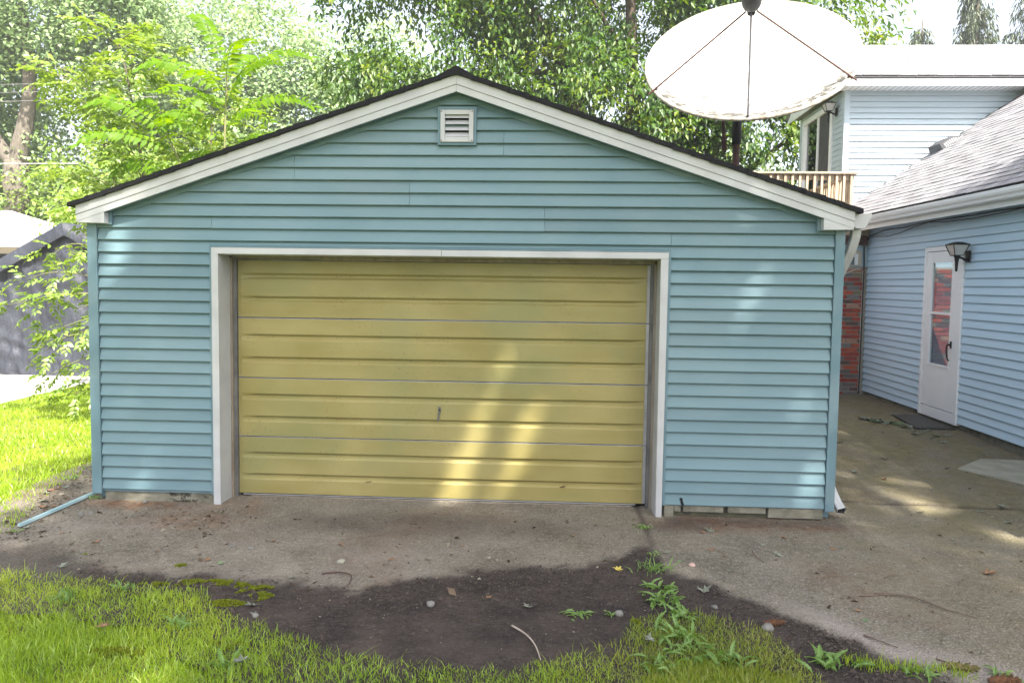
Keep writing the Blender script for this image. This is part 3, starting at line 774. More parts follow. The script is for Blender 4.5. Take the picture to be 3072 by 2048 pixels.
MB().prism([(x, -2.255, zt(z, -2.25)) for x, z in gq[:9]], (0, .003, 0)).build('gutter_end_cap', m_whitec, H_)
MB().prism([(x, 6.0, zt(z, 6.0)) for x, z in gq[:9]], (0, .003, 0)).build('gutter_end_cap', m_whitec, H_)
MB().tube([(8.9, 4.33, 2.905), (8.9, 4.33, 2.87), (8.9, 4.345, 2.855), (8.9, 4.36, 2.862)], .004, 6).build('soffit_hook', m_alu, H_)

# lower roof with individual shingle tabs
RS = .685
def roofz(x, y): return 3.085 + .02 * (y - 3.6) + RS * (x - 8.70)
ROOF = MB(); ROOF.sweep([(8.70, -2.3, roofz(8.70, -2.3) - .03), (8.70, -2.3, roofz(8.70, -2.3) - .008), (12.3, -2.3, roofz(12.3, -2.3) - .008), (12.3, -2.3, roofz(12.3, -2.3) - .05)],
                        [(8.70, 7.38, roofz(8.70, 7.38) - .03), (8.70, 7.38, roofz(8.70, 7.38) - .008), (12.3, 7.38, roofz(12.3, 7.38) - .008), (12.3, 7.38, roofz(12.3, 7.38) - .05)])
ROOF = ROOF.build('roof', m_greyroof, H_)
MB().sweep([(12.3, -2.3, roofz(12.3, -2.3) - .008), (13.6, -2.3, 4.2), (13.6, -2.3, 4.12), (12.3, -2.3, roofz(12.3, -2.3) - .06)], [(12.3, 7.38, roofz(12.3, 7.38) - .008), (13.6, 7.38, 4.2), (13.6, 7.38, 4.12), (12.3, 7.38, roofz(12.3, 7.38) - .06)]).build('rear_roof', m_greyroof, H_)
run('roof_edge', [(8.685, 3.045), (8.685, 3.075), (8.75, 3.122), (8.78, 3.118), (8.78, 3.09)], -2.3, 6.4, m_black)
tl, tw, tth = .128, .305, .007
tabme = MB().box(-tw / 2 + .003, tw / 2 - .003, 0, tl + .025, 0, tth).mesh('shingle'); tabme.materials.append(m_greyroof)
sl = Vector((1, 0, RS)).normalized(); al = Vector((0, 1, .02)).normalized(); al = (al - sl * al.dot(sl)).normalized(); nn = sl.cross(al)
if nn.z < 0: nn = -nn
tabs = []
rw = 0
campos = Vector((3.893, -6.114, 1.809))
rs = random.Random(12)
while True:
    d = rw * tl
    if 8.69 + d * sl.x > 12.25: break
    off = (rw % 2) * .1525 + (rw % 3) * .03
    for j in range(34):
        y = -2.25 + off + j * tw
        if y > 7.3: break
        x = 8.69 + d * sl.x
        p = Vector((x, y, roofz(x, y) + .001)) + nn * .002
        vis = (x - 3.893) < .71 * (y + 6.114) - .3
        tabs.append((0 if vis else 1, (p - campos).length, p))
    rw += 1
tabs.sort(key=lambda t: (t[0], t[1]))
big = MB()
wl_ = world_loc(ROOF)
for i, (vv, dd, p) in enumerate(tabs):
    ax = al; tiltv = (sl + nn * (-.045 + rs.uniform(-.012, .012))).normalized()
    n2 = ax.cross(tiltv); n2 = n2 if n2.z > 0 else -n2
    lift = rs.uniform(.004, .009)
    if i < 300:
        o = bpy.data.objects.new('shingle', tabme); COL.objects.link(o); o.parent = ROOF
        Mx = Matrix((ax, tiltv, n2)).transposed().to_4x4()
        if Mx.determinant() < 0: Mx = Matrix((-ax, tiltv, n2)).transposed().to_4x4()
        Mx.translation = p + n2 * lift - wl_
        o.matrix_local = Mx
    else:
        a = ax * (tw / 2 - .003); b_ = tiltv * (tl + .025); c = n2 * tth; q = p + n2 * lift
        big.add([q - a, q + a, q + a + b_, q - a + b_, q - a + c, q + a + c, q + a + b_ + c, q - a + b_ + c], [(0, 3, 2, 1), (4, 5, 6, 7), (0, 1, 5, 4), (1, 2, 6, 5), (2, 3, 7, 6), (3, 0, 4, 7)])
tag(big.build('shingle_field', m_greyroof, ROOF), kind='stuff')
# slant-back roof vent
RVp = Vector((10.62, 7.02, roofz(10.62, 7.02) + .012))
def rvp(a, b_, c): return RVp + sl * a + al * b_ * (1 if al.y > 0 else -1) + nn * c
mb = MB()
mb.add([rvp(-.22, -.21, 0), rvp(-.22, .21, 0), rvp(.24, .21, 0), rvp(.24, -.21, 0), rvp(-.20, -.19, .12), rvp(-.20, .19, .12), rvp(-.02, .19, .13), rvp(-.02, -.19, .13)],
       [(0, 1, 5, 4), (4, 5, 6, 7), (7, 6, 2, 3), (0, 4, 7, 3), (1, 2, 6, 5)])
rvt = mb.build('roof_vent', m_feed, H_)
for i in range(10):
    a = -.15 + i * .034
    MB().add([rvp(a, -.2105, .01), rvp(a + .018, -.2105, .01), rvp(a + .018, -.1985, max(.02, .085 - .25 * max(0, a))), rvp(a, -.1985, max(.02, .085 - .25 * max(0, a)))], [(0, 1, 2, 3)]).build('vent_slot', m_alu, rvt)

# upper storey
UY, UX = 7.40, 9.03
def roofx(z): return 8.70 + (z - 3.16) / RS
umap = lambda u, o, v: (u, UY - o, v)
for k in range(-1, 24):
    z0 = 5.40 - .0985 * k; z1 = z0 + .098
    x1b = min(13.3, roofx(z0) + .05); x1t = min(13.3, roofx(min(z1, 5.5)) + .05)
    if x1b < UX + .15: continue
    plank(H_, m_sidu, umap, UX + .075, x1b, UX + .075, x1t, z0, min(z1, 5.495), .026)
smap = lambda u, o, v: (UX - o, u, v)
DY0, DY1, DZ1 = 8.02, 9.42, 5.33
for k in range(-1, 25):
    z0 = 5.40 - .0985 * k; z1 = min(z0 + .098, 5.495)
    for a, b_ in ([(7.48, DY0 - .11), (DY1 + .11, 9.62)] if z0 < DZ1 + .06 else [(7.48, 9.62)]):
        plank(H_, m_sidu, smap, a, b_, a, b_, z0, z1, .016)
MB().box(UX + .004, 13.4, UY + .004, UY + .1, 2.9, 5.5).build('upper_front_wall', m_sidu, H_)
for a in ((UX + .004, UX + .1, UY + .1, DY0, 2.9, 5.5), (UX + .004, UX + .1, DY1, 9.62, 2.9, 5.5), (UX + .004, UX + .1, DY0, DY1, DZ1, 5.5), (UX, 13.4, 9.56, 9.66, 2.9, 5.5)):
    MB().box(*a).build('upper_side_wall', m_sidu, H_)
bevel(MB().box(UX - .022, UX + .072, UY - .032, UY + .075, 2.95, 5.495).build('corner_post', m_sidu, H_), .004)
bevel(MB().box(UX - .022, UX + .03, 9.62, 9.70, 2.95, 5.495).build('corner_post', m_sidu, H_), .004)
MB().box(8.86, 13.6, 7.0, 7.40, 5.485, 5.497).build('upper_soffit', m_whitec, H_)
sv = MB()
for i in range(46): sv.box(8.95 + i * .1, 8.955 + i * .1, 7.03, 7.37, 5.482, 5.4855)
tag(sv.build('soffit_grooves', m_track, H_), kind='stuff')
MB().box(8.85, 13.6, 6.978, 7.0, 5.462, 5.580).build('upper_fascia', m_whitec, H_)
MB().box(8.85, 13.6, 6.965, 7.02, 5.583, 5.612).build('upper_drip_edge', m_black, H_)
US = .64
def uz(y): return 5.615 + US * (y - 6.96)
UR = MB().prism([(8.82, 6.96, 5.612), (8.82, 6.96, 5.60), (8.82, 8.53, uz(8.53) - .03), (8.82, 10.1, 5.60), (8.82, 10.1, 5.615), (8.82, 8.53, uz(8.53))], (4.9, 0, 0)).build('upper_roof', m_greyroof, H_)
us = Vector((0, 1, US)).normalized(); un = Vector((0, -US, 1)).normalized()
big = MB()
for r_ in range(15):
    for j in range(17):
        p = Vector((8.83 + (r_ % 2) * .1525 + (r_ % 3) * .04 + j * .305, 6.95, 5.617)) + us * r_ * .125 + un * (.002 + rs.uniform(.002, .007))
        t2 = (us - un * .05).normalized(); n2 = Vector((1, 0, 0)).cross(t2)
        a = Vector((.296, 0, 0)); b_ = t2 * .14; c = n2 * .013
        if p.x + .3 > 13.75: continue
        big.add([p, p + a, p + a + b_, p + b_, p + c, p + a + c, p + a + b_ + c, p + b_ + c], [(0, 3, 2, 1), (4, 5, 6, 7), (0, 1, 5, 4), (1, 2, 6, 5), (2, 3, 7, 6), (3, 0, 4, 7)])
tag(big.build('shingle_field', m_greyroof, UR), kind='stuff')
MB().prism([(8.84, 7.02, 5.495), (8.84, 8.53, uz(8.53) - .04), (8.84, 10.04, 5.495)], (.02, 0, 0)).build('gable_board', m_whitec, H_)
# patio door in the side of the upper storey
PD = thing('patio_door', None, None); PD.parent = H_; PD.location = Vector((UX, 8.7, 3.0)) - Vector((9.1, 4, 0))
for a in ((UX - .035, UX + .06, DY0 - .10, DY0, 3.0, DZ1 + .10), (UX - .035, UX + .06, DY1, DY1 + .10, 3.0, DZ1 + .10), (UX - .035, UX + .06, DY0 + .001, DY1 - .001, DZ1, DZ1 + .10)):
    MB().box(*a).build('door_frame', m_whitec, PD)
MB().box(UX - .01, UX + .04, 8.66, 8.74, 3.0, DZ1 - .001).build('sash', m_whitec, PD)
for ya in (DY0 + .002, DY1 - .07):
    MB().box(UX + .0, UX + .05, ya, ya + .068, 3.0, DZ1 - .001).build('sash', m_whitec, PD)
MB().box(UX + .02, UX + .024, 8.742, DY1 - .072, 3.0, DZ1 - .002).build('pane', m_glassg, PD)
MB().box(UX + .01, UX + .014, DY0 + .072, 8.658, 3.0, DZ1 - .002).build('screen', m_screen, PD)
MB().box(UX + .15, UX + .9, DY0 - .05, DY1 + .05, 2.95, 5.4).build('dark_room', m_interior, PD)
bevel(MB().box(UX - .035, UX - .012, 8.69, 8.715, 3.95, 4.12).build('handle', m_black, PD), .005)

# brick corner beside the house wall
MB().box(6.9, 9.2, BY + .006, BY + .25, -.05, 2.37).build('mortar_wall', m_mortar, H_)
MB().box(6.75, 6.9, BY + .01, 9.6, 0, 3.0).build('wing_west_wall', m_block, H_)
bw, bh, bg_ = .196, .058, .0147
rb = random.Random(21)
bmesh_ = MB().box(0, bw, -.008, .01, 0, bh)
base_me = []
for c in range(len(m_bricks)):
    me = bmesh_.mesh('brick'); me.materials.append(m_bricks[c]); base_me.append(me)
weights = [9, 8, 6, 4, 5, 3, 3, 3]
wlH = world_loc(H_)
for r_ in range(29):
    z = .245 + r_ * (bh + bg_)
    x = 7.15 + (r_ % 2) * .103 + (r_ // 2 % 2) * .0
    while x < 9.05:
        w = min(bw, 9.05 - x)
        if w > .04:
            ci = rb.choices(range(len(m_bricks)), weights)[0]
            o = bpy.data.objects.new('brick', base_me[ci]); COL.objects.link(o); o.parent = H_
            o.location = Vector((x, BY + rb.uniform(-.002, .003), z + rb.uniform(-.0015, .0015))) - wlH
            o.scale = (w / bw, 1, 1); o.rotation_euler = (0, rb.uniform(-.006, .006), rb.uniform(-.01, .01))
        x += bw + .0105
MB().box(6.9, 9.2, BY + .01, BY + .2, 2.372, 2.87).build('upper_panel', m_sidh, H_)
WIN = thing('window', None, None); WIN.parent = H_; WIN.location = Vector((8.85, BY, 2.38)) - wlH
for a in ((8.62, 8.665, 2.385, 2.63), (8.955, 9.0, 2.385, 2.63), (8.666, 8.954, 2.585, 2.63), (8.666, 8.954, 2.385, 2.40)):
    MB().box(a[0], a[1], BY - .03, BY + .009, a[2], a[3]).build('window_frame', m_hwall, WIN)
for a in ((8.70, 8.74, 2.402, 2.56), (8.90, 8.953, 2.402, 2.583), (8.741, 8.899, 2.53, 2.56)):
    MB().box(a[0], a[1], BY - .018, BY + .006, a[2], a[3]).build('sash', m_whitec, WIN)
MB().box(8.741, 8.899, BY - .006, BY - .003, 2.402, 2.529).build('pane', m_glass, WIN)
MB().box(8.667, 8.9, BY + .002, BY + .008, 2.401, 2.584).build('blind', m_interior, WIN)
MB().box(6.8, 9.08, BY - .12, 9.6, 2.88, 2.98).build('balcony_deck', m_lumber, H_)
MB().box(6.8, 9.05, BY - .14, BY - .09, 2.72, 2.87).build('deck_beam', m_rust, H_)
MB().tube([(9.045, BY - .03, .28), (9.045, BY - .03, 2.45), (9.03, BY - .04, 2.72)], .012, 8).build('corner_shadow_tube', m_black, H_)  # black tube stands in for the shadow gap where the siding ends

# balcony railing
RL = thing('railing', None, None); RL.parent = H_; RL.location = Vector((8.8, BY, 2.98)) - wlH
RX, RY, RZ = 8.80, BY - .04, 3.90
bevel(MB().box(6.2, RX + .07, RY - .07, RY + .07, RZ - .035, RZ).build('cap_rail', m_lumber, RL), .004)
MB().box(6.2, RX + .02, RY - .005, RY + .033, RZ - .125, RZ - .037).build('top_rail', m_lumber, RL)
bevel(MB().box(RX - .045, RX + .045, RY + .071, 8.35, RZ - .05, RZ - .012).build('cap_rail', m_lumber, RL), .004)
MB().box(6.2, RX + .02, RY - .005, RY + .033, 3.02, 3.10).build('bottom_rail', m_lumber, RL)
MB().box(RX - .02, RX + .018, RY + .075, 8.35, 3.02, 3.10).build('bottom_rail', m_lumber, RL)
for i in range(21):
    x = RX - .03 - i * .118
    MB().box(x - .018, x + .018, RY - .042, RY - .006, 2.98, RZ - .036).build('baluster', m_lumber, RL)
for i in range(15):
    y = RY + .12 + i * .122
    MB().box(RX + .019, RX + .055, y - .018, y + .018, 2.98, RZ - .051).build('baluster', m_lumber, RL)
for x_, y_ in ((RX - .09, RY + .035), (RX - .05, 8.3)):
    MB().box(x_, x_ + .088, y_, y_ + .088, 2.9, RZ - .052).build('post', m_lumber, RL)

# storm door in the west wall
SD = thing('storm_door', None, None); SD.parent = H_; SD.location = Vector((9.06, 3.93, .27)) - wlH
dY0, dY1 = 3.435, 4.425
def sdb(name, m, y0, y1, z0, z1, o0, o1, bv=.0):
    mb = MB(); mb.sweep([hmap(y0, o0, z0), hmap(y0, o1, z0), hmap(y0, o1, z1), hmap(y0, o0, z1)], [hmap(y1, o0, z0), hmap(y1, o1, z0), hmap(y1, o1, z1), hmap(y1, o0, z1)])
    o = mb.build(name, m, SD)
    if bv: bevel(o, bv)
    return o
sdb('door_frame', m_whitec, dY0, dY0 + .085, .262, 2.545, -.05, .036, .004)
sdb('door_frame', m_whitec, dY1 - .062, dY1, .262, 2.545, -.05, .036, .004)
sdb('door_frame', m_whitec, dY0 + .0855, dY1 - .0625, 2.485, 2.545, -.05, .036, .004)
sdb('threshold', m_whitec, dY0 + .0855, dY1 - .0625, .262, .398, -.05, .030, .004)
la, lb = dY0 + .092, dY1 - .068
ga, gb = 3.705, 4.205
sdb('door_stile', m_whitec, la, ga - .002, .408, 2.478, -.01, .030, .003)
sdb('door_stile', m_whitec, gb + .002, lb, .408, 2.478, -.01, .030, .003)
sdb('door_rail', m_whitec, ga - .0015, gb + .0015, 2.335, 2.478, -.01, .030, .002)
sdb('door_rail', m_whitec, ga - .0015, gb + .0015, 1.645, 1.680, -.008, .032, .002)
sdb('kick_panel', m_whitec, ga - .0015, gb + .0015, .408, .985, -.01, .029, .002)
sdb('panel_moulding', m_whitec, ga - .03, gb + .03, .955, .985, .0305, .036, .002)
sdb('pane', m_glass, ga, gb, 1.681, 2.334, .008, .012)
sdb('pane', m_glass, ga, gb, .986, 1.644, .008, .012)
sdb('blind_rail', m_whitec, ga + .02, gb - .02, 2.28, 2.305, -.02, .004)
sdb('entry_door', m_whitec, ga - .05, gb + .05, .45, 1.45, -.12, -.09)
sdb('curtain', m_curtain, ga + .05, 4.05, 1.46, 2.25, -.125, -.10)
sdb('dark_room', m_interior, ga - .2, gb + .2, .45, 2.4, -.40, -.37)
hd = SD
mb = MB(); mb.tube([hmap(3.64, .03, 1.27), hmap(3.64, .075, 1.27), hmap(3.64, .085, 1.25), hmap(3.64, .085, 1.16), hmap(3.64, .07, 1.09), hmap(3.64, .05, 1.06)], [.016, .014, .010, .009, .009, .007], 8)
mb.build('handle', m_black, SD)
sdb('handle_plate', m_black, 3.62, 3.66, 1.225, 1.315, .031, .038, .002)
for z_ in (.55, 1.9):
    sdb('screw', m_alu, 3.50, 3.508, z_, z_ + .008, .037, .040)

# ---- wall lanterns
def lantern(name, label, base, out, s=1.0):
    """base: point on the wall, out: unit vector away from the wall; square tapered lamp on an arm."""
    base = Vector(base); out = Vector(out).normalized(); up = Vector((0, 0, 1)); sd = out.cross(up).normalized()
    t = thing(name, label, 'wall lamp', tuple(base), 'wall lanterns on the house')
    def q(a, b_, c): return base + out * a * s + sd * b_ * s + up * c * s
    bevel(MB().add([q(.0, -.055, -.085), q(.0, .055, -.085), q(.0, .055, .085), q(.0, -.055, .085), q(.022, -.055, -.085), q(.022, .055, -.085), q(.022, .055, .085), q(.022, -.055, .085)],
                   [(0, 1, 2, 3), (4, 5, 6, 7), (0, 1, 5, 4), (1, 2, 6, 5), (2, 3, 7, 6), (3, 0, 4, 7)]).build('back_plate', m_black, t), .006)
    MB().tube([q(.02, 0, -.04), q(.06, 0, -.045), q(.10, 0, -.02), q(.17, 0, -.01)], [.022, .016, .014, .014], 8).build('arm', m_black, t)
    cx_ = .17
    MB().tube([q(cx_, 0, -.22), q(cx_, 0, -.20), q(cx_, 0, -.08), q(cx_, 0, -.01), q(cx_, 0, .02)], [.010, .015, .020, .030, .045], 10).build('stem', m_black, t)
    b0, b1, h0, h1 = .062, .115, .02, .175
    cb = [(-1, -1), (1, -1), (1, 1), (-1, 1)]
    MB().add([q(cx_ + x * b0, y * b0, h0) for x, y in cb] + [q(cx_ + x * b0, y * b0, h0 - .012) for x, y in cb], [(0, 1, 2, 3), (4, 5, 6, 7)] + [(i, (i + 1) % 4, 4 + (i + 1) % 4, 4 + i) for i in range(4)]).build('base_plate', m_black, t)
    MB().add([q(cx_ + x * b1 * 1.05, y * b1 * 1.05, h1) for x, y in cb] + [q(cx_ + x * .05, y * .05, h1 + .035) for x, y in cb], [(0, 1, 2, 3), (4, 5, 6, 7)] + [(i, (i + 1) % 4, 4 + (i + 1) % 4, 4 + i) for i in range(4)]).build('cap', m_black, t)
    for i in range(4):
        (xa, ya), (xb, yb) = cb[i], cb[(i + 1) % 4]
        MB().add([q(cx_ + xa * b0 * .96, ya * b0 * .96, h0), q(cx_ + xb * b0 * .96, yb * b0 * .96, h0), q(cx_ + xb * b1 * .96, yb * b1 * .96, h1), q(cx_ + xa * b1 * .96, ya * b1 * .96, h1)], [(0, 1, 2, 3)]).build('pane', m_frost, t)
        MB().tube([q(cx_ + xa * b0, ya * b0, h0), q(cx_ + xa * b1, ya * b1, h1)], .007 * s, 6).build('bar', m_black, t)
        MB().tube([q(cx_ + xa * b1, ya * b1, h1 - .004), q(cx_ + xb * b1, yb * b1, h1 - .004)], .008 * s, 6).build('bar', m_black, t)
    return t
lantern('wall_lantern', 'black wall lantern with frosted panes beside the white storm door', (9.05, 3.33, 2.375), (-1, 0, 0), .84)
lantern('wall_lantern', 'small black lantern high on the upper storey beside the patio door', (UX - .026, 7.72, 5.20), (-1, 0, 0), .84)

# ---- cables and cords on the house
def cable(name, label, pts, r, m, cat='cable', n=6):
    o = MB().tube(pts, r, n).build(name, m, None, True); tag(o, label, cat); return o
pc = [(9.035, 6.30, 2.78), (9.03, 6.15, 2.86), (9.03, 5.6, 2.905), (9.03, 5.0, 2.885), (9.03, 4.6, 2.90), (9.03, 4.1, 2.895), (9.03, 3.4, 2.875), (9.03, 2.7, 2.868), (9.03, 2.2, 2.85), (9.03, 1.4, 2.84), (9.03, -1.8, 2.81)]
cable('cable', 'black cable stapled tight under the house eave', pc, .008, m_cable)
pc = [(9.03, 6.28, 2.80), (9.025, 6.0, 2.835), (9.02, 5.5, 2.80), (9.02, 5.1, 2.815), (9.02, 4.7, 2.865), (9.02, 4.3, 2.89), (9.02, 3.8, 2.85), (9.02, 3.2, 2.83), (9.02, 2.6, 2.835), (9.02, 2.1, 2.85), (9.02, 1.4, 2.83), (9.02, -1.8, 2.80)]
cable('cable', 'thinner black cable sagging in loops below the eave', pc, .006, m_cable)
pc = [(8.3, BY - .02, 2.12), (8.6, BY - .02, 2.17), (8.72, BY - .02, 2.24), (8.9, BY - .02, 2.32), (8.98, BY - .02, 2.335), (9.035, BY - .02, 2.30), (9.04, BY - .02, 2.1), (9.035, BY - .015, 1.5), (9.04, BY - .015, .9), (9.035, BY - .015, .32)]
cable('cord', 'pale cord running across the bricks and down the house corner', pc, .007, m_cord, 'cord')

# ---- door mat
DM = thing('door_mat', 'dark woven rubber mat on the concrete below the storm door', 'door mat', (8.8, 3.85, .25))
zc = lambda x, y: float(gz(np.array(x), np.array(y)))
mpts = [(8.66, 4.33), (8.55, 3.40), (9.04, 3.41), (9.06, 4.36)]
MB().sweep([(x, y, zc(x, y) + .010) for x, y in mpts], [(x, y, zc(x, y) + .022) for x, y in mpts]).build('mat_border', m_black, DM)
ctr = Vector((8.83, 3.87, 0))
mi = [(ctr.x + (x - ctr.x) * .92, ctr.y + (y - ctr.y) * .95) for x, y in mpts]
MB().sweep([(x, y, zc(x, y) + .0215) for x, y in mi], [(x, y, zc(x, y) + .030) for x, y in mi]).build('mat_pile', m_mat, DM)

# ================================================================ SATELLITE DISH
DC = Vector((6.636, 4.621, 5.215)); DR = 1.425
az = Vector((3.893 - 6.636, -6.114 - 4.621, 0)).normalized()
el = math.radians(41.0)
dn = (az * math.cos(el) + Vector((0, 0, 1)) * math.sin(el)).normalized()
dxv = Vector((0, 0, 1)).cross(dn).normalized(); dxv = -dxv if dxv.x < 0 else dxv
dyv = dn.cross(dxv); dyv = dyv if dyv.z > 0 else -dyv
SDI = thing('satellite_dish', 'huge white satellite dish on a rusty pole rising behind the garage roof', 'satellite dish', (6.58, 5.05, .2))
depth = .42
def dp(r, t, off=0.0):
    return DC + dxv * r * math.cos(t) + dyv * r * math.sin(t) + dn * (depth * ((r / DR) ** 2 - 1) + off)
mb = MB(); nr, nt_ = 16, 72
for i in range(nr + 1):
    for k in range(nt_):
        mb.v.append(tuple(dp(DR * i / nr, 2 * math.pi * k / nt_)))
for i in range(nr):
    for k in range(nt_):
        a = i * nt_ + k; b_ = i * nt_ + (k + 1) % nt_
        mb.f.append((a, b_, b_ + nt_, a + nt_))
o = mb.build('reflector', m_dish, SDI, True)
a_ = o.data.attributes.new('grime', 'FLOAT', 'POINT')
a_.data.foreach_set('value', np.array([min(1, 1.5 * max(0, (i / nr - .66) / .34) * max(0, -math.sin(2 * math.pi * k / nt_) + .15) + .25 * (i / nr > .3)) for i in range(nr + 1) for k in range(nt_)], dtype=np.float32)); s2 = o.modifiers.new('t', 'SOLIDIFY'); s2.thickness = .012
mb = MB(); mb.tube([dp(DR + .006, 2 * math.pi * k / nt_, -.016) for k in range(nt_ + 1)], .026, 8, False); mb.build('rim', m_dishrim, SDI, True)
# feed housing and struts
FP = DC + dn * (1.13 - depth) + Vector((0, 0, .0))
MB().tube([FP - dn * .02, FP + dn * .02, FP + dn * .06, FP + dn * .34, FP + dn * .36], [.095, .118, .128, .138, .12], 20).build('feed_housing', m_feed, SDI, True)
MB().tube([FP - dn * .10, FP - dn * .018], [.05, .06], 14).build('feed_horn', m_dark, SDI, True)
for t_ in (-29, -90, -151):
    t = math.radians(t_)
    end = dp(DR * 1.0, t, .03); tail = dp(DR * 1.06, t, -.02) 
    st = FP + (end - FP).normalized() * .09
    MB().tube([st, end, end + (end - st).normalized() * (.11 if t_ != -90 else .0)], .0125 if t_ != -90 else .015, 8).build('strut', m_rust if t_ != -90 else m_feed, SDI)
    MB().tube([dp(DR * .985, t, -.06), dp(DR * .99, t, .05)], .016, 6).build('strut_bracket', m_rust, SDI)
a_ = FP; e_ = dp(DR * .97, math.radians(-90), .02)
cpts = []
for i in range(13):
    f_ = i / 12; p = a_.lerp(e_, f_); cpts.append(p + dxv * .14 * math.sin(math.pi * min(1, f_ * 1.05)) * (1 - .3 * f_) + Vector((0, 0, -.03)) * math.sin(math.pi * f_))
MB().tube(cpts, .0045, 6).build('feed_cable', m_cable, SDI, True)
# back: hub, mount, pole, actuator
vb = DC - dn * depth
PB = Vector((6.60, 5.08, 0))
MB().tube([vb - dn * .01, vb - dn * .10], [.32, .26], 20).build('hub', m_rust, SDI, True)
MB().tube([Vector((PB.x, PB.y, .2)), Vector((PB.x, PB.y, 4.1))], .052, 14).build('pole', m_rust, SDI, True)
MB().tube([Vector((PB.x, PB.y, 4.08)), Vector((PB.x, PB.y, 4.62))], .068, 14).build('pole_collar', m_black, SDI, True)
mb = MB(); mb.tube([Vector((PB.x, PB.y, 4.55)), vb - dn * .08], .06, 10); mb.build('mount_arm', m_black, SDI)
aa = dp(DR * .62, math.radians(-112), -.05); ab = Vector((6.42, 5.05, 4.0))
MB().tube([aa, ab], .026, 8).build('actuator', m_rust, SDI)
MB().tube([ab + (aa - ab).normalized() * .25, ab], .040, 10).build('actuator_motor', m_rust, SDI)
MB().tube([ab, ab + Vector((.03, 0, -.15)), ab + Vector((.04, 0, -.5))], .006, 6).build('actuator_cable', m_cable, SDI)

# ================================================================ LEFT BACKGROUND
TS = thing('tarp_shelter', 'dark grey tarpaulin shelter with peaked roof standing on the pale drive', 'tarp shelter', (-6.1, 8.75, 0))
def wavy(name, x0, x1, ytop, zfun, nseg, nz, yf, m):
    mb = MB()
    for i in range(nseg + 1):
        x = x0 + (x1 - x0) * i / nseg
        for j in range(nz + 1):
            z = .02 + (zfun(x) - .02) * j / nz
            mb.v.append((x, yf(x, z), z))
    for i in range(nseg):
        for j in range(nz):
            a = i * (nz + 1) + j; mb.f.append((a, a + nz + 1, a + nz + 2, a + 1))
    return mb.build(name, m, TS, True)
pk = -6.05
tz = lambda x: 3.12 - .56 * abs(x - pk)
def yfun(x, z):
    v = mnoise.noise(Vector((x * 2.3, z * .9, 1.7))) * .10 + mnoise.noise(Vector((x * 6 + z * 2.0, z * 4.2, 4.1))) * .07 + abs(mnoise.noise(Vector((x * 11 - z * 3, z * 8, 2.1)))) * .045
    v += .05 * math.exp(-((x + 7.25 - .10 * z) / .07) ** 2) * min(1, max(0, 2.2 - z))
    return 8.75 + v
wavy('front_panel', -8.6, -3.5, 8.75, lambda x: max(1.7, tz(x)), 90, 44, yfun, m_tarp)
for sgn in (-1, 1):
    xe = pk + sgn * 2.55
    n_ = 26; mb = MB()
    for i in range(n_ + 1):
        f_ = i / n_; x = pk + (xe - pk) * f_
        w = .025 * mnoise.noise(Vector((x * 4, 0, 3)))
        mb.v += [(x, 8.62 + w, tz(x) - .20 + w * .8), (x, 8.60 + w, tz(x) + .06), (x, 9.2, tz(x) + .07 + w), (x, 12.6, tz(x) + .07)]
    for i in range(n_):
        a = i * 4
        mb.f += [(a, a + 4, a + 5, a + 1), (a + 1, a + 5, a + 6, a + 2), (a + 2, a + 6, a + 7, a + 3)]
    mb.build('roof_tarp', m_tarp, TS, True)
MB().prism([(-8.6, 8.8, 0), (-8.6, 8.8, 1.7), (-8.6, 12.5, 1.7), (-8.6, 12.5, 0)], (.02, 0, 0)).build('side_panel', m_tarp, TS)
MB().prism([(-3.5, 8.8, 0), (-3.5, 8.8, 1.7), (-3.5, 12.5, 1.7), (-3.5, 12.5, 0)], (.02, 0, 0)).build('side_panel', m_tarp, TS)

NG = thing('neighbour_garage', 'pale roofed outbuilding with cream siding behind the tarp shelter', 'outbuilding', (-12.5, 15.5, 0))
MB().box(-16, -10.6, 14.3, 18.6, 0, 3.05).build('wall', m_hwall, NG)
for k in range(20):
    z0 = 1.0 + k * .10
    plank(NG, m_hwall, (lambda u, o, v: (u, 14.295 - o, v)), -16, -10.6, -16, -10.6, z0, z0 + .0995)
MB().add([(-20, 13.9, 3.10), (-9.9, 13.9, 3.10), (-9.9, 19, 3.10), (-20, 19, 3.10), (-20, 16.45, 4.35), (-13.0, 16.45, 4.25), (-20, 13.9, 3.04), (-9.9, 13.9, 3.04), (-9.9, 19, 3.04), (-20, 19, 3.04)], [(0, 1, 5, 4), (1, 2, 5), (2, 3, 4, 5), (6, 9, 8, 7), (0, 6, 7, 1), (1, 7, 8, 2)]).build('roof', m_hroof, NG)
MB().box(-20, -9.9, 13.87, 13.895, 2.98, 3.12).build('fascia', m_white, NG)
bevel(MB().box(-11.9, -11.25, 14.22, 14.30, 1.9, 2.8).build('window', m_dark, NG), .01)

for i, (z_, r_) in enumerate(((7.90, .012), (7.72, .012), (7.55, .014))):
    pts = [(-34 + 2.6 * j, 16 - .0 * j, z_ + .25 * ((j - 5) / 5) ** 2 - .1 * i * (j > 6) + .05 * math.sin(i)) for j in range(11)]
    o = cable('utility_wire', ('topmost of three grey wires crossing the tree trunk', 'middle of three grey wires crossing the tree trunk', 'lowest of three grey wires crossing the tree trunk')[i], pts, r_, m_track, 'wire')
    o['group'] = 'utility wires'
o = cable('utility_wire', 'thick pale wire crossing low in front of the bright shrubs', [(-30 + 2.6 * j, 14, 5.35 - .012 * j + .12 * ((j - 5) / 5) ** 2) for j in range(9)], .013, m_alu, 'wire'); o['group'] = 'utility wires'

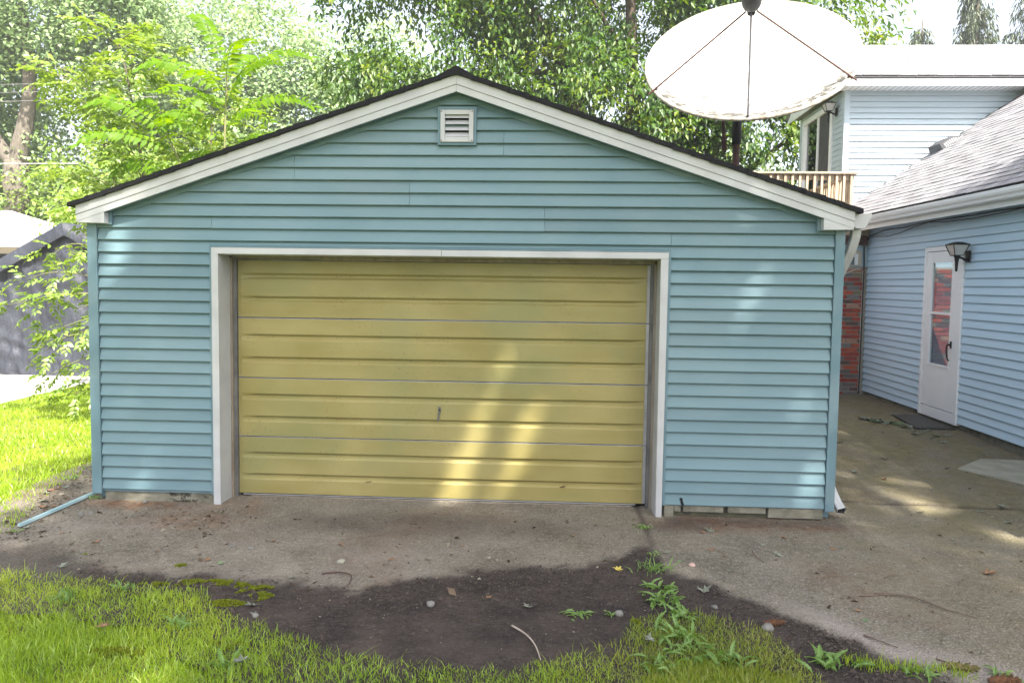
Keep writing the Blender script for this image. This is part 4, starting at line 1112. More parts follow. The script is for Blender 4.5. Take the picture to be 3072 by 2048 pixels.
# pale blue trim strip lying at the edge of the concrete
ST = MB().prism([(-.108, -.80, .020), (-.080, -.80, .012), (-.085, -.80, .032), (-.102, -.80, .036)], (.02, 1.0, .012)).build('trim_strip', m_pipe)
tag(ST, 'pale blue plastic trim strip lying on the ground beside the garage corner', 'trim strip')

# ================================================================ TREES
def limbs(parent, m, lines, name='trunk'):
    for pts, r0, r1 in lines:
        P_ = [Vector(p) for p in pts]
        # smooth resample
        Q = []
        for i in range(len(P_) - 1):
            p0 = P_[max(i - 1, 0)]; p1 = P_[i]; p2 = P_[i + 1]; p3 = P_[min(i + 2, len(P_) - 1)]
            for k in range(5):
                t = k / 5
                Q.append(.5 * ((2 * p1) + (p2 - p0) * t + (2 * p0 - 5 * p1 + 4 * p2 - p3) * t * t + (3 * p1 - p0 - 3 * p2 + p3) * t ** 3))
        Q.append(P_[-1])
        n = len(Q)
        for i in range(1, n - 1): Q[i] = Q[i] + Vector([mnoise.noise(Q[i] * 1.3 + Vector((k * 7, 0, 0))) for k in range(3)]) * r0 * .35
        mb = MB(); mb.tube(Q, [r0 + (r1 - r0) * (i / (n - 1)) for i in range(n)], 9); yield mb

def trunk_of(parent, m, lines, name='trunk'):
    mb = MB()
    for b_ in limbs(parent, m, lines): mb.add(b_.v, b_.f)
    return mb.build(name, m, parent, True)

def crown(parent, m, lobes, per, size, seed, spray=(.34, .34, .16), droop=.45, wid=.85, vlo=.0, vhi=1.0, axis=None, name='crown', bare=()):
    """lobes: (centre, radii, number of sprays). Each spray is a drooping bunch of separate leaves."""
    R_ = np.random.default_rng(seed)
    Cs, Ds, Ns, Vs = [], [], [], []
    for c, r, n in lobes:
        c = np.array(c); r = np.array(r)
        d = nrm(R_.normal(size=(n, 3))); rad = R_.uniform(.35, 1.0, (n, 1)) ** .6
        ctr = c + d * rad * r
        # leave ragged holes in the crown
        hole = np.array([mnoise.noise(Vector(p) * .55 + Vector((seed, 0, 0))) for p in ctr])
        ok = hole > -.22
        for hc, hr in bare: ok &= np.linalg.norm((ctr - np.array(hc)) / np.array(hr), axis=1) > 1
        ctr, d = ctr[ok], d[ok]
        out = nrm(d * np.array([1, 1, .35]) + R_.normal(size=d.shape) * .5)
        tone = R_.normal(.42, .16, len(ctr))
        k = R_.integers(int(per * .6), int(per * 1.4), len(ctr))
        idx = np.repeat(np.arange(len(ctr)), k); m_ = len(idx)
        along = R_.uniform(0, 1, (m_, 1))
        o = out[idx]
        pos = ctr[idx] + o * (along - .4) * spray[0] * 3.0 + R_.normal(size=(m_, 3)) * np.array([spray[0] * .55, spray[1] * .55, spray[2]])
        pos[:, 2] -= (along[:, 0] ** 2) * spray[0] * 1.3 * droop * 2
        D = o * .7 + R_.normal(size=(m_, 3)) * .65; D[:, 2] -= droop
        N = R_.normal(size=(m_, 3)) * .26 + np.array([.1, -.25, 1.0])
        Cs.append(pos); Ds.append(D); Ns.append(N); Vs.append(np.clip(tone[idx] + R_.normal(0, .16, m_) + .12 * (along[:, 0] - .5), vlo, vhi))
    C = np.concatenate(Cs); D = np.concatenate(Ds); N = np.concatenate(Ns); v = np.concatenate(Vs)
    L_ = size * R_.uniform(.7, 1.25, len(C))
    V, F = leaf_arrays(C, D, N, L_, L_ * wid)
    return np_mesh(name, V, F, m, parent, np.repeat(v, 2))

# the big maple behind the garage
T = thing('maple_tree', 'large dense maple with dark forking limbs behind the garage and dish', 'tree', (5.6, 13.6, 0))
trunk_of(T, m_barkdark, [
    ([(5.6, 13.6, 0), (5.5, 13.6, 2.2), (5.3, 13.5, 4.2)], .42, .30),
    ([(5.3, 13.5, 4.0), (4.6, 13.4, 6.3), (4.0, 13.3, 8.0), (2.9, 13.2, 9.6), (2.2, 13.2, 11.5)], .27, .09),
    ([(4.3, 13.3, 7.4), (3.6, 12.9, 7.45), (2.6, 12.6, 7.2), (1.7, 12.3, 7.0)], .10, .03),
    ([(4.4, 13.3, 7.6), (3.2, 12.8, 8.2), (2.4, 12.6, 8.9)], .07, .03),
    ([(5.4, 13.5, 3.9), (5.9, 13.3, 6.0), (5.9, 13.3, 8.2), (5.7, 13.2, 10.8)], .26, .10),
    ([(5.9, 13.3, 7.8), (5.2, 12.9, 8.6), (4.8, 12.7, 9.2)], .09, .03),
    ([(5.6, 13.6, 1.6), (6.6, 13.8, 3.4), (8.1, 14.0, 5.6), (8.6, 14.0, 8.0), (9.4, 14, 10.5)], .26, .09),
    ([(6.4, 13.7, 3.2), (7.6, 13.2, 4.2), (9.0, 13, 5.2), (10.3, 13, 6.2)], .12, .04),
    ([(5.5, 13.5, 3.6), (3.2, 13.0, 5.0), (.8, 12.8, 6.2), (-.6, 12.6, 6.9)], .13, .03)])
crown(T, l_maple, [((5.0, 13.4, 10.2), (5.0, 2.9, 2.9), 460), ((1.2, 12.9, 7.6), (3.0, 2.2, 2.0), 250), ((5.2, 12.4, 6.4), (3.6, 2.2, 2.0), 250), ((8.7, 13.2, 6.0), (3.0, 2.2, 2.6), 330),
                   ((9.6, 13.6, 9.4), (3.0, 2.2, 2.4), 220), ((-.2, 12.8, 9.6), (1.8, 1.8, 2.4), 120), ((7.4, 13.2, 3.6), (3.4, 2.0, 1.3), 170), ((2.8, 13.6, 5.2), (3.2, 2, 1.2), 120), ((5.0, 14.6, 8.2), (4.6, 1.8, 3.6), 260)],
      60, .175, 5, spray=(.32, .32, .14), droop=.85, wid=.46, bare=[((3.1, 12.6, 7.55), (.75, 3, .42)), ((9.9, 13, 5.2), (.5, 3, .5)), ((-.9, 12.8, 8.3), (.55, 3, .5))])

# trees beyond the left of the garage, each a thing of its own
def bg_tree(label, base, h, lobes, leaf, size, per, seed, lines=None, bark=None, wid=.8, grp='trees beyond the neighbouring drive'):
    t = thing('broadleaf_tree', label, 'tree', base, grp)
    b = Vector(base)
    per = int(per * 2.1); size = size * .66
    trunk_of(t, bark or m_bark, lines or [([b, b + Vector((.1, 0, h * .35)), b + Vector((-.1, 0, h * .8))], .28, .08)])
    crown(t, leaf, lobes, per, size, seed, spray=(size * 3.6, size * 3.6, size * 1.6), droop=.4, wid=wid)
    return t
bg_tree('tall pale tree with a bare grey forked trunk left of the garage', (-15.3, 20, 0), 14,
        [((-14.5, 20.6, 12.6), (4.2, 2.6, 3.2), 330), ((-18.6, 20.5, 10.0), (2.8, 2.4, 2.6), 150), ((-11.8, 20.4, 11.2), (2.0, 2, 2.4), 110), ((-15.2, 21.6, 9.0), (3.6, 1.4, 2.6), 130), ((-17, 21, 5.4), (3, 2, 1.5), 80)],
        l_pale, .26, 40, 61, [([(-15.5, 20, 0), (-15.45, 20, 4), (-15.4, 20, 6.4)], .46, .40), ([(-15.4, 20, 6.2), (-15.0, 19.9, 7.6), (-14.75, 19.9, 9.5), (-15.0, 20, 12), (-14.6, 20, 14)], .33, .09),
                               ([(-15.5, 20, 6.2), (-16.2, 19.9, 7.4), (-16.9, 19.8, 9.2), (-17.6, 20, 11.5)], .27, .07), ([(-14.8, 19.9, 9.3), (-13.6, 19.9, 10.6), (-12.6, 20, 12.2)], .13, .04)])
bg_tree('broad hazy tree between the forked trunk tree and the big maple', (-9.6, 27, 0), 15, [((-9.8, 27, 12.2), (3.8, 2.6, 3.4), 260), ((-7.0, 27.2, 9.0), (3.2, 2.4, 3.2), 190), ((-12, 26.6, 8.0), (3.4, 2.4, 3.0), 190), ((-9.5, 28, 6), (4, 2, 2.6), 130)], l_pale, .30, 40, 62)
bg_tree('thin pale tree touching the left edge of the big maple', (-3.6, 31, 0), 15, [((-4.2, 31, 11.5), (3.2, 2.4, 4.0), 150), ((-2.6, 31, 8.0), (3.4, 2.2, 3.2), 170), ((-5, 31.5, 6), (4, 2.2, 2.4), 120)], l_pale, .30, 38, 63,
        [([(-3.6, 31, 0), (-3.5, 31, 5), (-3.9, 31, 8), (-4.4, 31, 13)], .26, .06), ([(-3.5, 31, 6), (-2.6, 31, 8.6), (-2.2, 31, 11)], .12, .04), ([(-3.7, 31, 7), (-5.2, 31, 9.4)], .09, .03)])
bg_tree('dark leafy tree at the far left edge behind the pale outbuilding', (-21, 24, 0), 12, [((-21, 24, 9), (4, 2.6, 4), 260), ((-19, 23, 5), (3.4, 2, 2.6), 140)], l_pale, .27, 40, 64)
bg_tree('distant tree filling the gap left of the gable top', (-17, 36, 0), 14, [((-17, 36, 9), (6, 3, 6), 330)], l_pale, .36, 40, 65)
bg_tree('distant tree low behind the garage gable', (4, 30, 0), 12, [((3, 30, 6.5), (5.5, 3, 4), 260), ((11, 30, 6), (5, 3, 4), 220)], l_pale, .32, 40, 66)

def shrub(label, base, lobes, leaf, size, per, seed):
    t = thing('shrub', label, 'shrub', base, 'sunlit shrubs behind the tarp shelter')
    b = Vector(base); rs_ = random.Random(seed)
    trunk_of(t, m_bark, [([b, b + Vector((rs_.uniform(-.3, .3), 0, 1.2)), b + Vector((rs_.uniform(-1, 1), 0, 2.8))], .05, .015) for _ in range(5)], 'stems')
    crown(t, leaf, lobes, per, size, seed, spray=(size * 2.4, size * 2.4, size * 1.2), droop=.3, wid=.6)
shrub('yellow green shrub billowing over the tarp shelter roof', (-7.4, 14.6, 0), [((-7.6, 14.6, 3.6), (2.3, 1.3, 2.0), 240), ((-5.8, 14.8, 4.2), (1.7, 1.2, 1.8), 150)], l_olive, .16, 38, 71)
shrub('yellow green shrub at the left edge above the pale outbuilding roof', (-12.8, 20.0, 0), [((-13, 19.8, 4.7), (2.8, 1.4, 2.2), 230), ((-10.3, 19.6, 4.9), (2.0, 1.3, 2.0), 150)], l_olive, .19, 38, 72)
shrub('darker green shrub filling the space behind the ash sapling', (-5.0, 18.0, 0), [((-5, 18, 4.6), (3.0, 1.5, 2.6), 250)], l_pale, .19, 38, 73)

# ---- tree of heaven: fern-like fronds on slim stems
def frond_mesh(L, npair, seed, lw=.055, ll=.185):
    """frond along +X, arching down at the tip; leaflets hang to both sides."""
    R_ = np.random.default_rng(seed)
    t = np.linspace(0, 1, 14)
    px = L * np.sin(t * 1.05) / math.sin(1.05); pz = .16 * L * np.sin(t * math.pi * .9) - .22 * L * t ** 2.5
    stem = MB(); stem.tube([(x, 0, z) for x, z in zip(px, pz)], [.006 * (1 - .75 * q) for q in t], 5)
    tt = np.linspace(.14, .97, npair)
    C, D, N, Ls = [], [], [], []
    for q in tt:
        x = np.interp(q, t, px); z = np.interp(q, t, pz)
        sz = ll * (1 - .35 * abs(q - .45) * 1.6) * R_.uniform(.88, 1.1)
        for s in (-1, 1):
            C.append((x, 0, z)); D.append((.34 + R_.normal(0, .08), s * 1.0, -.30 + R_.normal(0, .14))); N.append((R_.normal(0, .12), s * .25, 1)); Ls.append(sz)
    C.append((px[-1], 0, pz[-1])); D.append((1, 0, -.5)); N.append((0, 0, 1)); Ls.append(ll * .8)
    Ls = np.array(Ls)
    V, F = leaf_hex(np.array(C), np.array(D), np.array(N), Ls, Ls * .37, .12)
    nV = len(stem.v)
    verts = list(stem.v) + [tuple(v) for v in V]; faces = [tuple(f) for f in stem.f] + [tuple(int(i) + nV for i in f) for f in F]
    me = bpy.data.meshes.new('frond'); me.from_pydata(verts, [], faces); me.update()
    vals = np.concatenate([np.full(len(stem.f), .9), np.repeat(np.clip(R_.normal(.5, .22, len(Ls)), 0, 1), 4)])
    a = me.attributes.new('v', 'FLOAT', 'FACE'); a.data.foreach_set('value', vals.astype(np.float32))
    me.materials.append(l_ail)
    return me
FM = [frond_mesh(1.1, 17, 1), frond_mesh(.95, 15, 2), frond_mesh(1.2, 18, 3), frond_mesh(.8, 13, 4)]
def put_frond(parent, p, azd, eld, kind, s=1.0, roll=0.0):
    o = bpy.data.objects.new('frond', FM[kind]); COL.objects.link(o); o.parent = parent
    R_ = Matrix.Rotation(math.radians(azd), 4, 'Z') @ Matrix.Rotation(math.radians(-eld), 4, 'Y') @ Matrix.Rotation(math.radians(roll), 4, 'X')
    o.matrix_local = Matrix.Translation(Vector(p) - world_loc(parent)) @ R_ @ Matrix.Scale(s, 4)
A = thing('tree_of_heaven', 'young tree with long bright fern like fronds rising behind the left roof slope', 'tree', (-.36, 3.4, 0))
trunk_of(A, m_stemgreen, [([(-.36, 3.4, 0), (-.35, 3.4, 2.0), (-.34, 3.4, 3.6), (-.31, 3.4, 4.6)], .026, .010), ([(-.40, 3.45, .3), (-.80, 3.6, 2.4), (-1.0, 3.6, 3.4), (-1.25, 3.6, 3.95)], .020, .008)], 'stem')
for (z, azd, eld, kd, s, rl_) in [(4.60, 165, 62, 0, .92, 20), (4.35, 185, 22, 2, 1.0, 0), (4.42, 10, 32, 2, .95, 0), (4.20, -15, 42, 1, .95, 0), (4.02, 2, 18, 2, .92, 0), (3.95, 182, 8, 0, .9, 0), (4.30, -95, 10, 1, .9, 0), (4.48, 80, 45, 1, .9, 0),
                              (3.85, -40, 10, 0, .85, 0), (3.75, 200, 12, 1, .9, 0), (3.70, 20, 5, 1, .85, 0), (4.1, 235, 15, 1, .9, 0), (4.52, -50, 30, 3, 1.0, 0), (3.6, -10, 14, 2, .8, 0), (3.55, 160, 0, 0, .8, 0)]:
    xx = -.36 + .05 * (z / 4.6)
    put_frond(A, (xx, 3.4, z), azd, eld, kd, s, rl_ * .3 + 48 * math.cos(math.radians(azd)))
for (p, azd, eld, kd, s) in [((-1.25, 3.6, 3.95), 140, 35, 0, .9), ((-1.2, 3.6, 3.9), 185, 25, 2, .95), ((-1.1, 3.6, 3.65), 200, 8, 2, 1.0), ((-1.0, 3.6, 3.5), 5, 6, 1, .9), ((-1.15, 3.6, 3.75), -70, 15, 1, .9), ((-.95, 3.6, 3.3), 175, 10, 2, .95), ((-1.22, 3.6, 3.93), 40, 45, 3, 1.1), ((-.9, 3.6, 3.15), 190, -5, 0, .9), ((-.85, 3.6, 3.0), -30, 0, 1, .9)]:
    put_frond(A, p, azd, eld, kd, s, 48 * math.cos(math.radians(azd)))

# ---- ash sapling with compound leaves, its low boughs hang in front of the shelter
def compound(C, D, R_, nlf, ll):
    """arrays of leaflets for compound leaves starting at C in direction D."""
    n = len(C); D = nrm(D); S = nrm(np.cross(D, np.array([0, 0, 1.0]) + R_.normal(0, .2, (n, 3)))); U = np.cross(S, D)
    cc, dd, uu = [], [], []
    npair = nlf // 2
    for j in range(npair):
        f = .25 + .6 * j / max(1, npair - 1)
        base = C + D * ll * 2.6 * f - np.array([0, 0, 1]) * ll * .5 * f * f
        for s in (-1, 1):
            cc.append(base); dd.append(D * .55 + S * s * .9 + R_.normal(0, .18, (n, 3)) - np.array([0, 0, .25])); uu.append(U + R_.normal(0, .25, (n, 3)))
    cc.append(C + D * ll * 2.4 - np.array([0, 0, 1]) * ll * .5); dd.append(D - np.array([0, 0, .3])); uu.append(U)
    return np.concatenate(cc), np.concatenate(dd), np.concatenate(uu)
def bough_tree(name, label, cat, base, stems, boughs, leaf, ll, seed, per_m=16, r=.018):
    t = thing(name, label, cat, base)
    trunk_of(t, m_bark, stems, 'trunk')
    R_ = np.random.default_rng(seed)
    lines = []; Cs, Ds = [], []
    for pts, dens in boughs:
        lines.append((pts, r * .7, .003))
        P_ = np.array(pts, float)
        for i in range(len(P_) - 1):
            a, b_ = P_[i], P_[i + 1]; L_ = np.linalg.norm(b_ - a); d = (b_ - a) / L_
            n = int(L_ * per_m * dens * (.5 + .5 * (i + 1) / (len(P_) - 1)))
            f = R_.uniform(0, 1, (n, 1))
            side = nrm(R_.normal(size=(n, 3)) * np.array([1, 1, .45]))
            tw = R_.uniform(.0, .28, (n, 1))
            Cs.append(a + (b_ - a) * f + side * tw); Ds.append(d * .6 + side * .9 - np.array([0, 0, .15]))
        Cs.append(np.repeat(P_[-1:], 3, 0)); Ds.append(d + R_.normal(0, .5, (3, 3)))
    trunk_of(t, m_stemgreen, lines, 'branches')
    C = np.concatenate(Cs); D = np.concatenate(Ds)
    cc, dd, uu = compound(C, D, R_, 8, ll)
    L_ = ll * R_.uniform(.75, 1.2, len(cc))
    V, F = leaf_hex(cc, dd, uu, L_, L_ * .42, .12)
    np_mesh('crown', V, F, leaf, t, np.repeat(np.clip(R_.normal(.5, .24, len(cc)), 0, 1), 4))
    return t
rb2 = random.Random(17)
bs = []
stem0 = [(-1.7, 4.4, 0), (-1.75, 4.4, 1.6), (-1.9, 4.3, 3.2), (-2.05, 4.2, 4.6), (-2.2, 4.2, 5.3)]
stem1 = [(-1.7, 4.5, .2), (-2.2, 4.6, 2.2), (-2.65, 4.6, 3.8), (-2.95, 4.6, 4.9)]
stem2 = [(-1.6, 4.4, .2), (-1.3, 4.6, 2.2), (-1.15, 4.7, 3.6), (-1.1, 4.7, 4.5)]
for st in (stem0, stem1, stem2):
    P_ = [Vector(p) for p in st]
    for k in range(13):
        f = .42 + .58 * k / 12
        i = min(int(f * (len(P_) - 1)), len(P_) - 2); p = P_[i].lerp(P_[i + 1], f * (len(P_) - 1) - i)
        a = rb2.uniform(0, 2 * math.pi); L_ = rb2.uniform(.5, 1.0) * (1.25 - .55 * f)
        d = Vector((math.cos(a), .6 * math.sin(a), .45)).normalized()
        bs.append(([p, p + d * L_ * .5, p + d * L_ + Vector((0, 0, -.05))], 1.25))
bough_tree('ash_sapling', 'many stemmed leafy sapling bright green above the left end of the roof', 'tree', (-1.7, 4.4, 0), [(stem0, .035, .008), (stem1, .03, .008), (stem2, .03, .008)], bs, l_olive, .105, 81, 26)
bs = []
for pts in [[(-1.6, 3.9, 1.6), (-2.3, 3.9, 1.95), (-2.9, 3.8, 2.05), (-3.35, 3.8, 1.95)], [(-1.6, 3.9, 1.5), (-2.2, 3.8, 1.75), (-2.9, 3.7, 1.72), (-3.6, 3.7, 1.58)], [(-1.5, 3.9, 1.2), (-2.2, 3.8, 1.45), (-2.8, 3.8, 1.30), (-3.1, 3.8, 1.15)],
            [(-1.6, 3.9, 1.2), (-2.3, 3.8, 1.25), (-2.75, 3.7, 1.15), (-3.05, 3.7, .95)], [(-1.5, 3.9, .9), (-2.2, 3.8, .95), (-2.7, 3.8, .80), (-2.95, 3.7, .65)], [(-1.6, 3.9, 1.9), (-2.3, 4.0, 2.35), (-2.8, 4.0, 2.45), (-3.1, 4.0, 2.3)],
            [(-1.5, 4, 1.7), (-2.2, 4.1, 2.1), (-2.6, 4.1, 2.2)], [(-1.5, 3.8, .8), (-2.2, 3.8, .75), (-2.55, 3.8, .55)], [(-1.6, 3.8, 1.4), (-2.3, 3.9, 1.62), (-2.7, 3.9, 1.55)], [(-1.5, 3.8, .6), (-2.1, 3.7, .62), (-2.5, 3.7, .42), (-2.8, 3.7, .35)]]:
    bs.append((pts, 1.1))
bough_tree('maple_sapling', 'low leafy boughs reaching out from behind the left garage corner', 'tree', (-1.3, 3.9, 0), [([(-1.3, 3.9, 0), (-1.4, 3.9, 1.0), (-1.6, 3.9, 2.0), (-1.65, 3.95, 2.6)], .03, .01)], bs, l_olive, .092, 82, 22)

# ---- drooping spruces beyond the house
def spruce(label, base, h, w, seed, tiers, leaf=l_con):
    t = thing('spruce_tree', label, 'tree', base, 'spruces beyond the house')
    b = Vector(base)
    trunk_of(t, m_bark, [([b, b + Vector((0, 0, h * .5)), b + Vector((.05, 0, h))], .22, .03)])
    R_ = np.random.default_rng(seed); C, D, N = [], [], []
    for i in range(tiers):
        f = i / tiers; z = h * (.35 + .65 * f); L_ = w * (1 - f) ** .8 + .25
        for k in range(7):
            a = R_.uniform(0, 2 * math.pi); d = np.array([math.cos(a), math.sin(a), 0])
            n = int(60 * L_) + 10
            q = R_.uniform(.05, 1, n); p = np.array(base) + np.array([0, 0, z]) + d * (q * L_)[:, None]
            p[:, 2] += -.35 * L_ * q ** 1.5 + .12 * L_ * q ** 4
            hang = R_.uniform(0, 1, n) ** 1.5 * .75
            p[:, 2] -= hang; p += R_.normal(0, .05, p.shape)
            C.append(p); D.append(np.tile([0, 0, -1.0], (n, 1)) + R_.normal(0, .25, (n, 3)) + d * .3); N.append(R_.normal(size=(n, 3)))
    C = np.concatenate(C); D = np.concatenate(D); N = np.concatenate(N)
    L_ = R_.uniform(.18, .34, len(C))
    V, F = leaf_arrays(C, D, N, L_, L_ * .22, .05)
    np_mesh('crown', V, F, leaf, t, np.repeat(np.clip(R_.normal(.45, .2, len(C)), 0, 1), 2))
spruce('narrow spruce with hanging twigs above the upper roof', (22.3, 28, 0), 16.6, 1.9, 91, 26)
spruce('wide dark spruce with sweeping branches at the top right corner', (25.4, 28.5, 0), 17.5, 4.2, 92, 26)
spruce('low spruce tip just above the upper roof, nearest the dish', (20.0, 28, 0), 14.2, 1.7, 93, 22)
spruce('faint spruce tip between the other two above the roof', (21.2, 31, 0), 14.8, 1.4, 94, 22)

# ---- the tall shade maple behind the camera that throws the dappled shade
T = thing('shade_maple', 'tall maple standing behind the viewer whose crown shades the drive', 'tree', (11.5, -16.5, 0))
trunk_of(T, m_bark, [([(11.5, -16.5, 0), (11.4, -16.3, 5), (11.2, -15.8, 10.0)], .45, .3), ([(11.2, -15.8, 9.8), (10.2, -13, 13), (8.5, -10.5, 15.5)], .22, .05), ([(11.2, -15.8, 9.8), (12, -12, 13.3), (12.5, -9, 15.8)], .2, .05), ([(11.2, -15.8, 9.8), (8.5, -15, 13), (6.4, -13.5, 15)], .18, .05)])
def shade_crown():
    R_ = np.random.default_rng(101)
    n = 2900
    x = R_.uniform(2.9, 12.4, n); y = R_.uniform(-12.5, -1.4, n)
    z = 9.2 + R_.normal(0, .8, n) + .12 * (x - 8)
    ok = np.array([mnoise.noise(Vector((a * .42, b_ * .42, 3.3))) for a, b_ in zip(x, y)]) > -.50
    ok &= ~((x > 10.3) & (R_.random(n) < .66))  # crown thinned here so more light reaches the house side
    ok &= ~((y < -7.4) & (x < 6.2) & (R_.random(n) < .62)); ok &= ~((y < -9.6) & (R_.random(n) < .6))  # crown thinned here so broken sun falls on the front grass
    # ragged rim
    ok &= ~((x < 3.6) & (R_.random(n) < .45)); ok &= ~((y > -2.2) & (R_.random(n) < .5))
    ctr = np.stack([x, y, z], 1)[ok]
    idx = np.repeat(np.arange(len(ctr)), 36); m_ = len(idx)
    pos = ctr[idx] + R_.normal(size=(m_, 3)) * np.array([.33, .33, .18]) + np.array(SUN) * 8.0
    D = R_.normal(size=(m_, 3)); D[:, 2] -= .4; N = R_.normal(size=(m_, 3)) * .5 + np.array([0, 0, 1])
    S_ = np.array(SUN)
    keepl = np.ones(m_, bool)
    gaps = [  # holes carved in the unseen crown to place sun patches (point the beam reaches, radius)
            ((3.05, .25, .06), .20), ((3.15, .25, .28), .17), ((3.25, .25, .52), .14), ((3.35, .25, .78), .12), ((3.42, .25, 1.02), .11), ((3.5, .25, 1.28), .10), ((3.62, .25, .45), .12), ((3.72, .25, .68), .12), ((3.55, .25, .2), .11), ((3.2, 0, -.12), .14),
            ((5.5, 0, 1.78), .11), ((5.62, 0, 1.95), .07), ((5.45, 0, 1.6), .06), ((5.3, 0, 1.95), .05), ((5.55, 0, 2.35), .06), ((5.45, 0, 2.5), .08), ((6.0, 0, .25), .09), ((6.08, 0, .5), .07), ((5.95, 0, .9), .06), ((5.8, 0, 1.2), .05), ((5.75, 0, .18), .07),
            ((.45, 0, .22), .11), ((.3, 0, .15), .08), ((.62, 0, .3), .05), ((.38, 0, .95), .06), ((.7, 0, 1.2), .05), ((.25, 0, 2.2), .11), ((.2, 0, 2.0), .06), ((3.25, 0, 2.45), .06), ((3.2, 0, 2.65), .05), ((3.15, 0, 2.25), .05), ((.4, -.05, 0.02), .12),
            ((7.2, .6, 0), .16), ((7.9, .8, .02), .2), ((8.5, .9, .04), .2), ((7.5, -.3, 0), .14), ((7.1, -1.4, 0), .14), ((7.7, -1.0, 0), .12), ((6.9, -1.9, 0), .14), ((7.4, -2.2, 0), .16), ((6.5, -2.3, 0), .1)]
    for tp, rad in gaps:
        q = pos - np.array(tp); dist = np.linalg.norm(q - np.outer(q @ S_, S_), axis=1)
        keepl &= ~((dist < rad * .8 + .035 + R_.normal(0, .02, m_)) & (R_.random(m_) < .86))
    pos, D, N = pos[keepl], D[keepl], N[keepl]; m_ = len(pos)
    L_ = R_.uniform(.11, .19, m_)
    V, F = leaf_arrays(pos, D, N, L_, L_ * .85)
    np_mesh('crown', V, F, l_maple, T, np.repeat(np.clip(R_.normal(.45, .2, m_), 0, 1), 2))
shade_crown()

# ================================================================ HAZE (thin milky summer air)
hzm = bpy.data.materials.new('haze_air'); hzm.use_nodes = True
hn = hzm.node_tree.nodes; hn.remove(hn['Principled BSDF'])
pv = hn.new('ShaderNodeVolumePrincipled'); pv.inputs['Color'].default_value = (.97, .98, 1, 1); pv.inputs['Density'].default_value = HAZE; pv.inputs['Anisotropy'].default_value = 0.0
hzm.node_tree.links.new(pv.outputs['Volume'], hn['Material Output'].inputs['Volume'])
tag(MB().box(-60, 60, -30, 60, -1.03, 22).build('haze', hzm), kind='stuff')

# ================================================================ GRASS, MOSS, WEEDS
def blades(name, P, h, w, m, seed, lean=.45, v=None):
    R_ = np.random.default_rng(seed); n = len(P)
    a = R_.uniform(0, 2 * math.pi, n); d = np.stack([np.cos(a), np.sin(a), 0 * a], 1)
    b_ = R_.uniform(0, 2 * math.pi, n); l = np.stack([np.cos(b_), np.sin(b_), 0 * b_], 1) * (np.abs(R_.normal(0, lean, n)) * h)[:, None]
    up = np.stack([0 * h, 0 * h, h], 1)
    w = w[:, None]
    V = np.stack([P - d * w, P + d * w, P + up * .55 + l * .35 - d * w * .75, P + up * .55 + l * .35 + d * w * .75, P + up * (1 - .12 * R_.random((n, 1))) + l], 1).reshape(-1, 3)
    i = np.arange(n)[:, None] * 5
    F = np.concatenate([i + np.array([t]) for t in ([0, 1, 3], [0, 3, 2], [2, 3, 4])], 1).reshape(-1, 3)
    if v is None: v = np.clip(R_.normal(.45, .22, n), 0, 1)
    return np_mesh(name, V, F, m, None, np.repeat(v, 3), kind='stuff')
# front lawn
R_ = np.random.default_rng(201)
n = 330000
x = R_.uniform(-.9, 5.5, n); y = R_.uniform(-3.6, -1.2, n)
edge = np.interp(x, GX, GY) + .05 * (fbm(x, y, 9, 71) - .5)
dens = fbm(x, y, 2.4, 72); cl = fbm(x, y, 11, 73)
thin = sstep(3.6, 4.6, x)                    # the right part is thin and dry
ins = sstep(-.02, .25, edge - y)
p_ = np.clip(.45 + 1.5 * (dens - .32), .25, 1) * (.25 + 1.1 * cl) * (.25 + .75 * ins) * (1 + .5 * thin)
ok = (y < edge) & (R_.random(n) < p_) & (x < 5.3)
ok &= ~((x > 5.18) & (y < -2.4) & (R_.random(n) < .5))
x, y = x[ok], y[ok]
zl = -0.012 + 0.01 * fbm(x, y, .9, 3)
h = R_.gamma(4, .0075, len(x)) * (.35 + 1.2 * fbm(x, y, 3, 75)) + .010
v = np.clip(.15 + .75 * fbm(x, y, 1.6, 76) + R_.normal(0, .16, len(x)) + .1 * sstep(2.0, .5, x), 0, 1)
P = np.stack([x, y, zl], 1)
sel = sstep(3.6, 4.5, x) > R_.random(len(x)) * 1.0
g1 = blades('grass', P[~sel], h[~sel], R_.uniform(.0013, .0026, (~sel).sum()), l_grass, 202, .75, v[~sel])
tag(g1, 'lush yellow green grass in the front left corner', 'grass')
g2 = blades('grass', P[sel], h[sel] * .8, R_.uniform(.0013, .0026, sel.sum()), l_grassdry, 203, .6, v[sel])
tag(g2, 'thin dry grass patch between the dark dirt and the right slab', 'grass')
# left lawn
n = 260000
x = R_.uniform(-7.0, -.1, n); y = R_.uniform(-1.6, 8.8, n)
ex = np.interp(y, LY, LX) - .02 + .16 * (fbm(x, y, 4, 77) - .6)
vis = x < 3.893 - (y + 6.114) * .62 + .25
ok = (x < ex) & vis & (x > np.interp(y, [4.6, 6.2, 7.8, 9], [-4.66, -4.86, -5.0, -5.0]) - 99 * (y < 4.55)) & (R_.random(n) < np.clip(.35 + 1.3 * (fbm(x, y, 2.2, 78) - .3), .2, 1) * (.3 + .7 * sstep(0, .35, ex - x)))
x, y = x[ok], y[ok]
h = R_.gamma(5, .0075, len(x)) * (.6 + .7 * fbm(x, y, 2, 79)) + .012
v = np.clip(.25 + .6 * fbm(x, y, 1.1, 80) + R_.normal(0, .14, len(x)), 0, 1)
g3 = blades('grass', np.stack([x, y, 0 * x - .012], 1), h, R_.uniform(.003, .0055, len(x)), l_grass, 204, .5, v)
tag(g3, 'sunlit lawn left of the garage running back to the pale drive', 'grass')
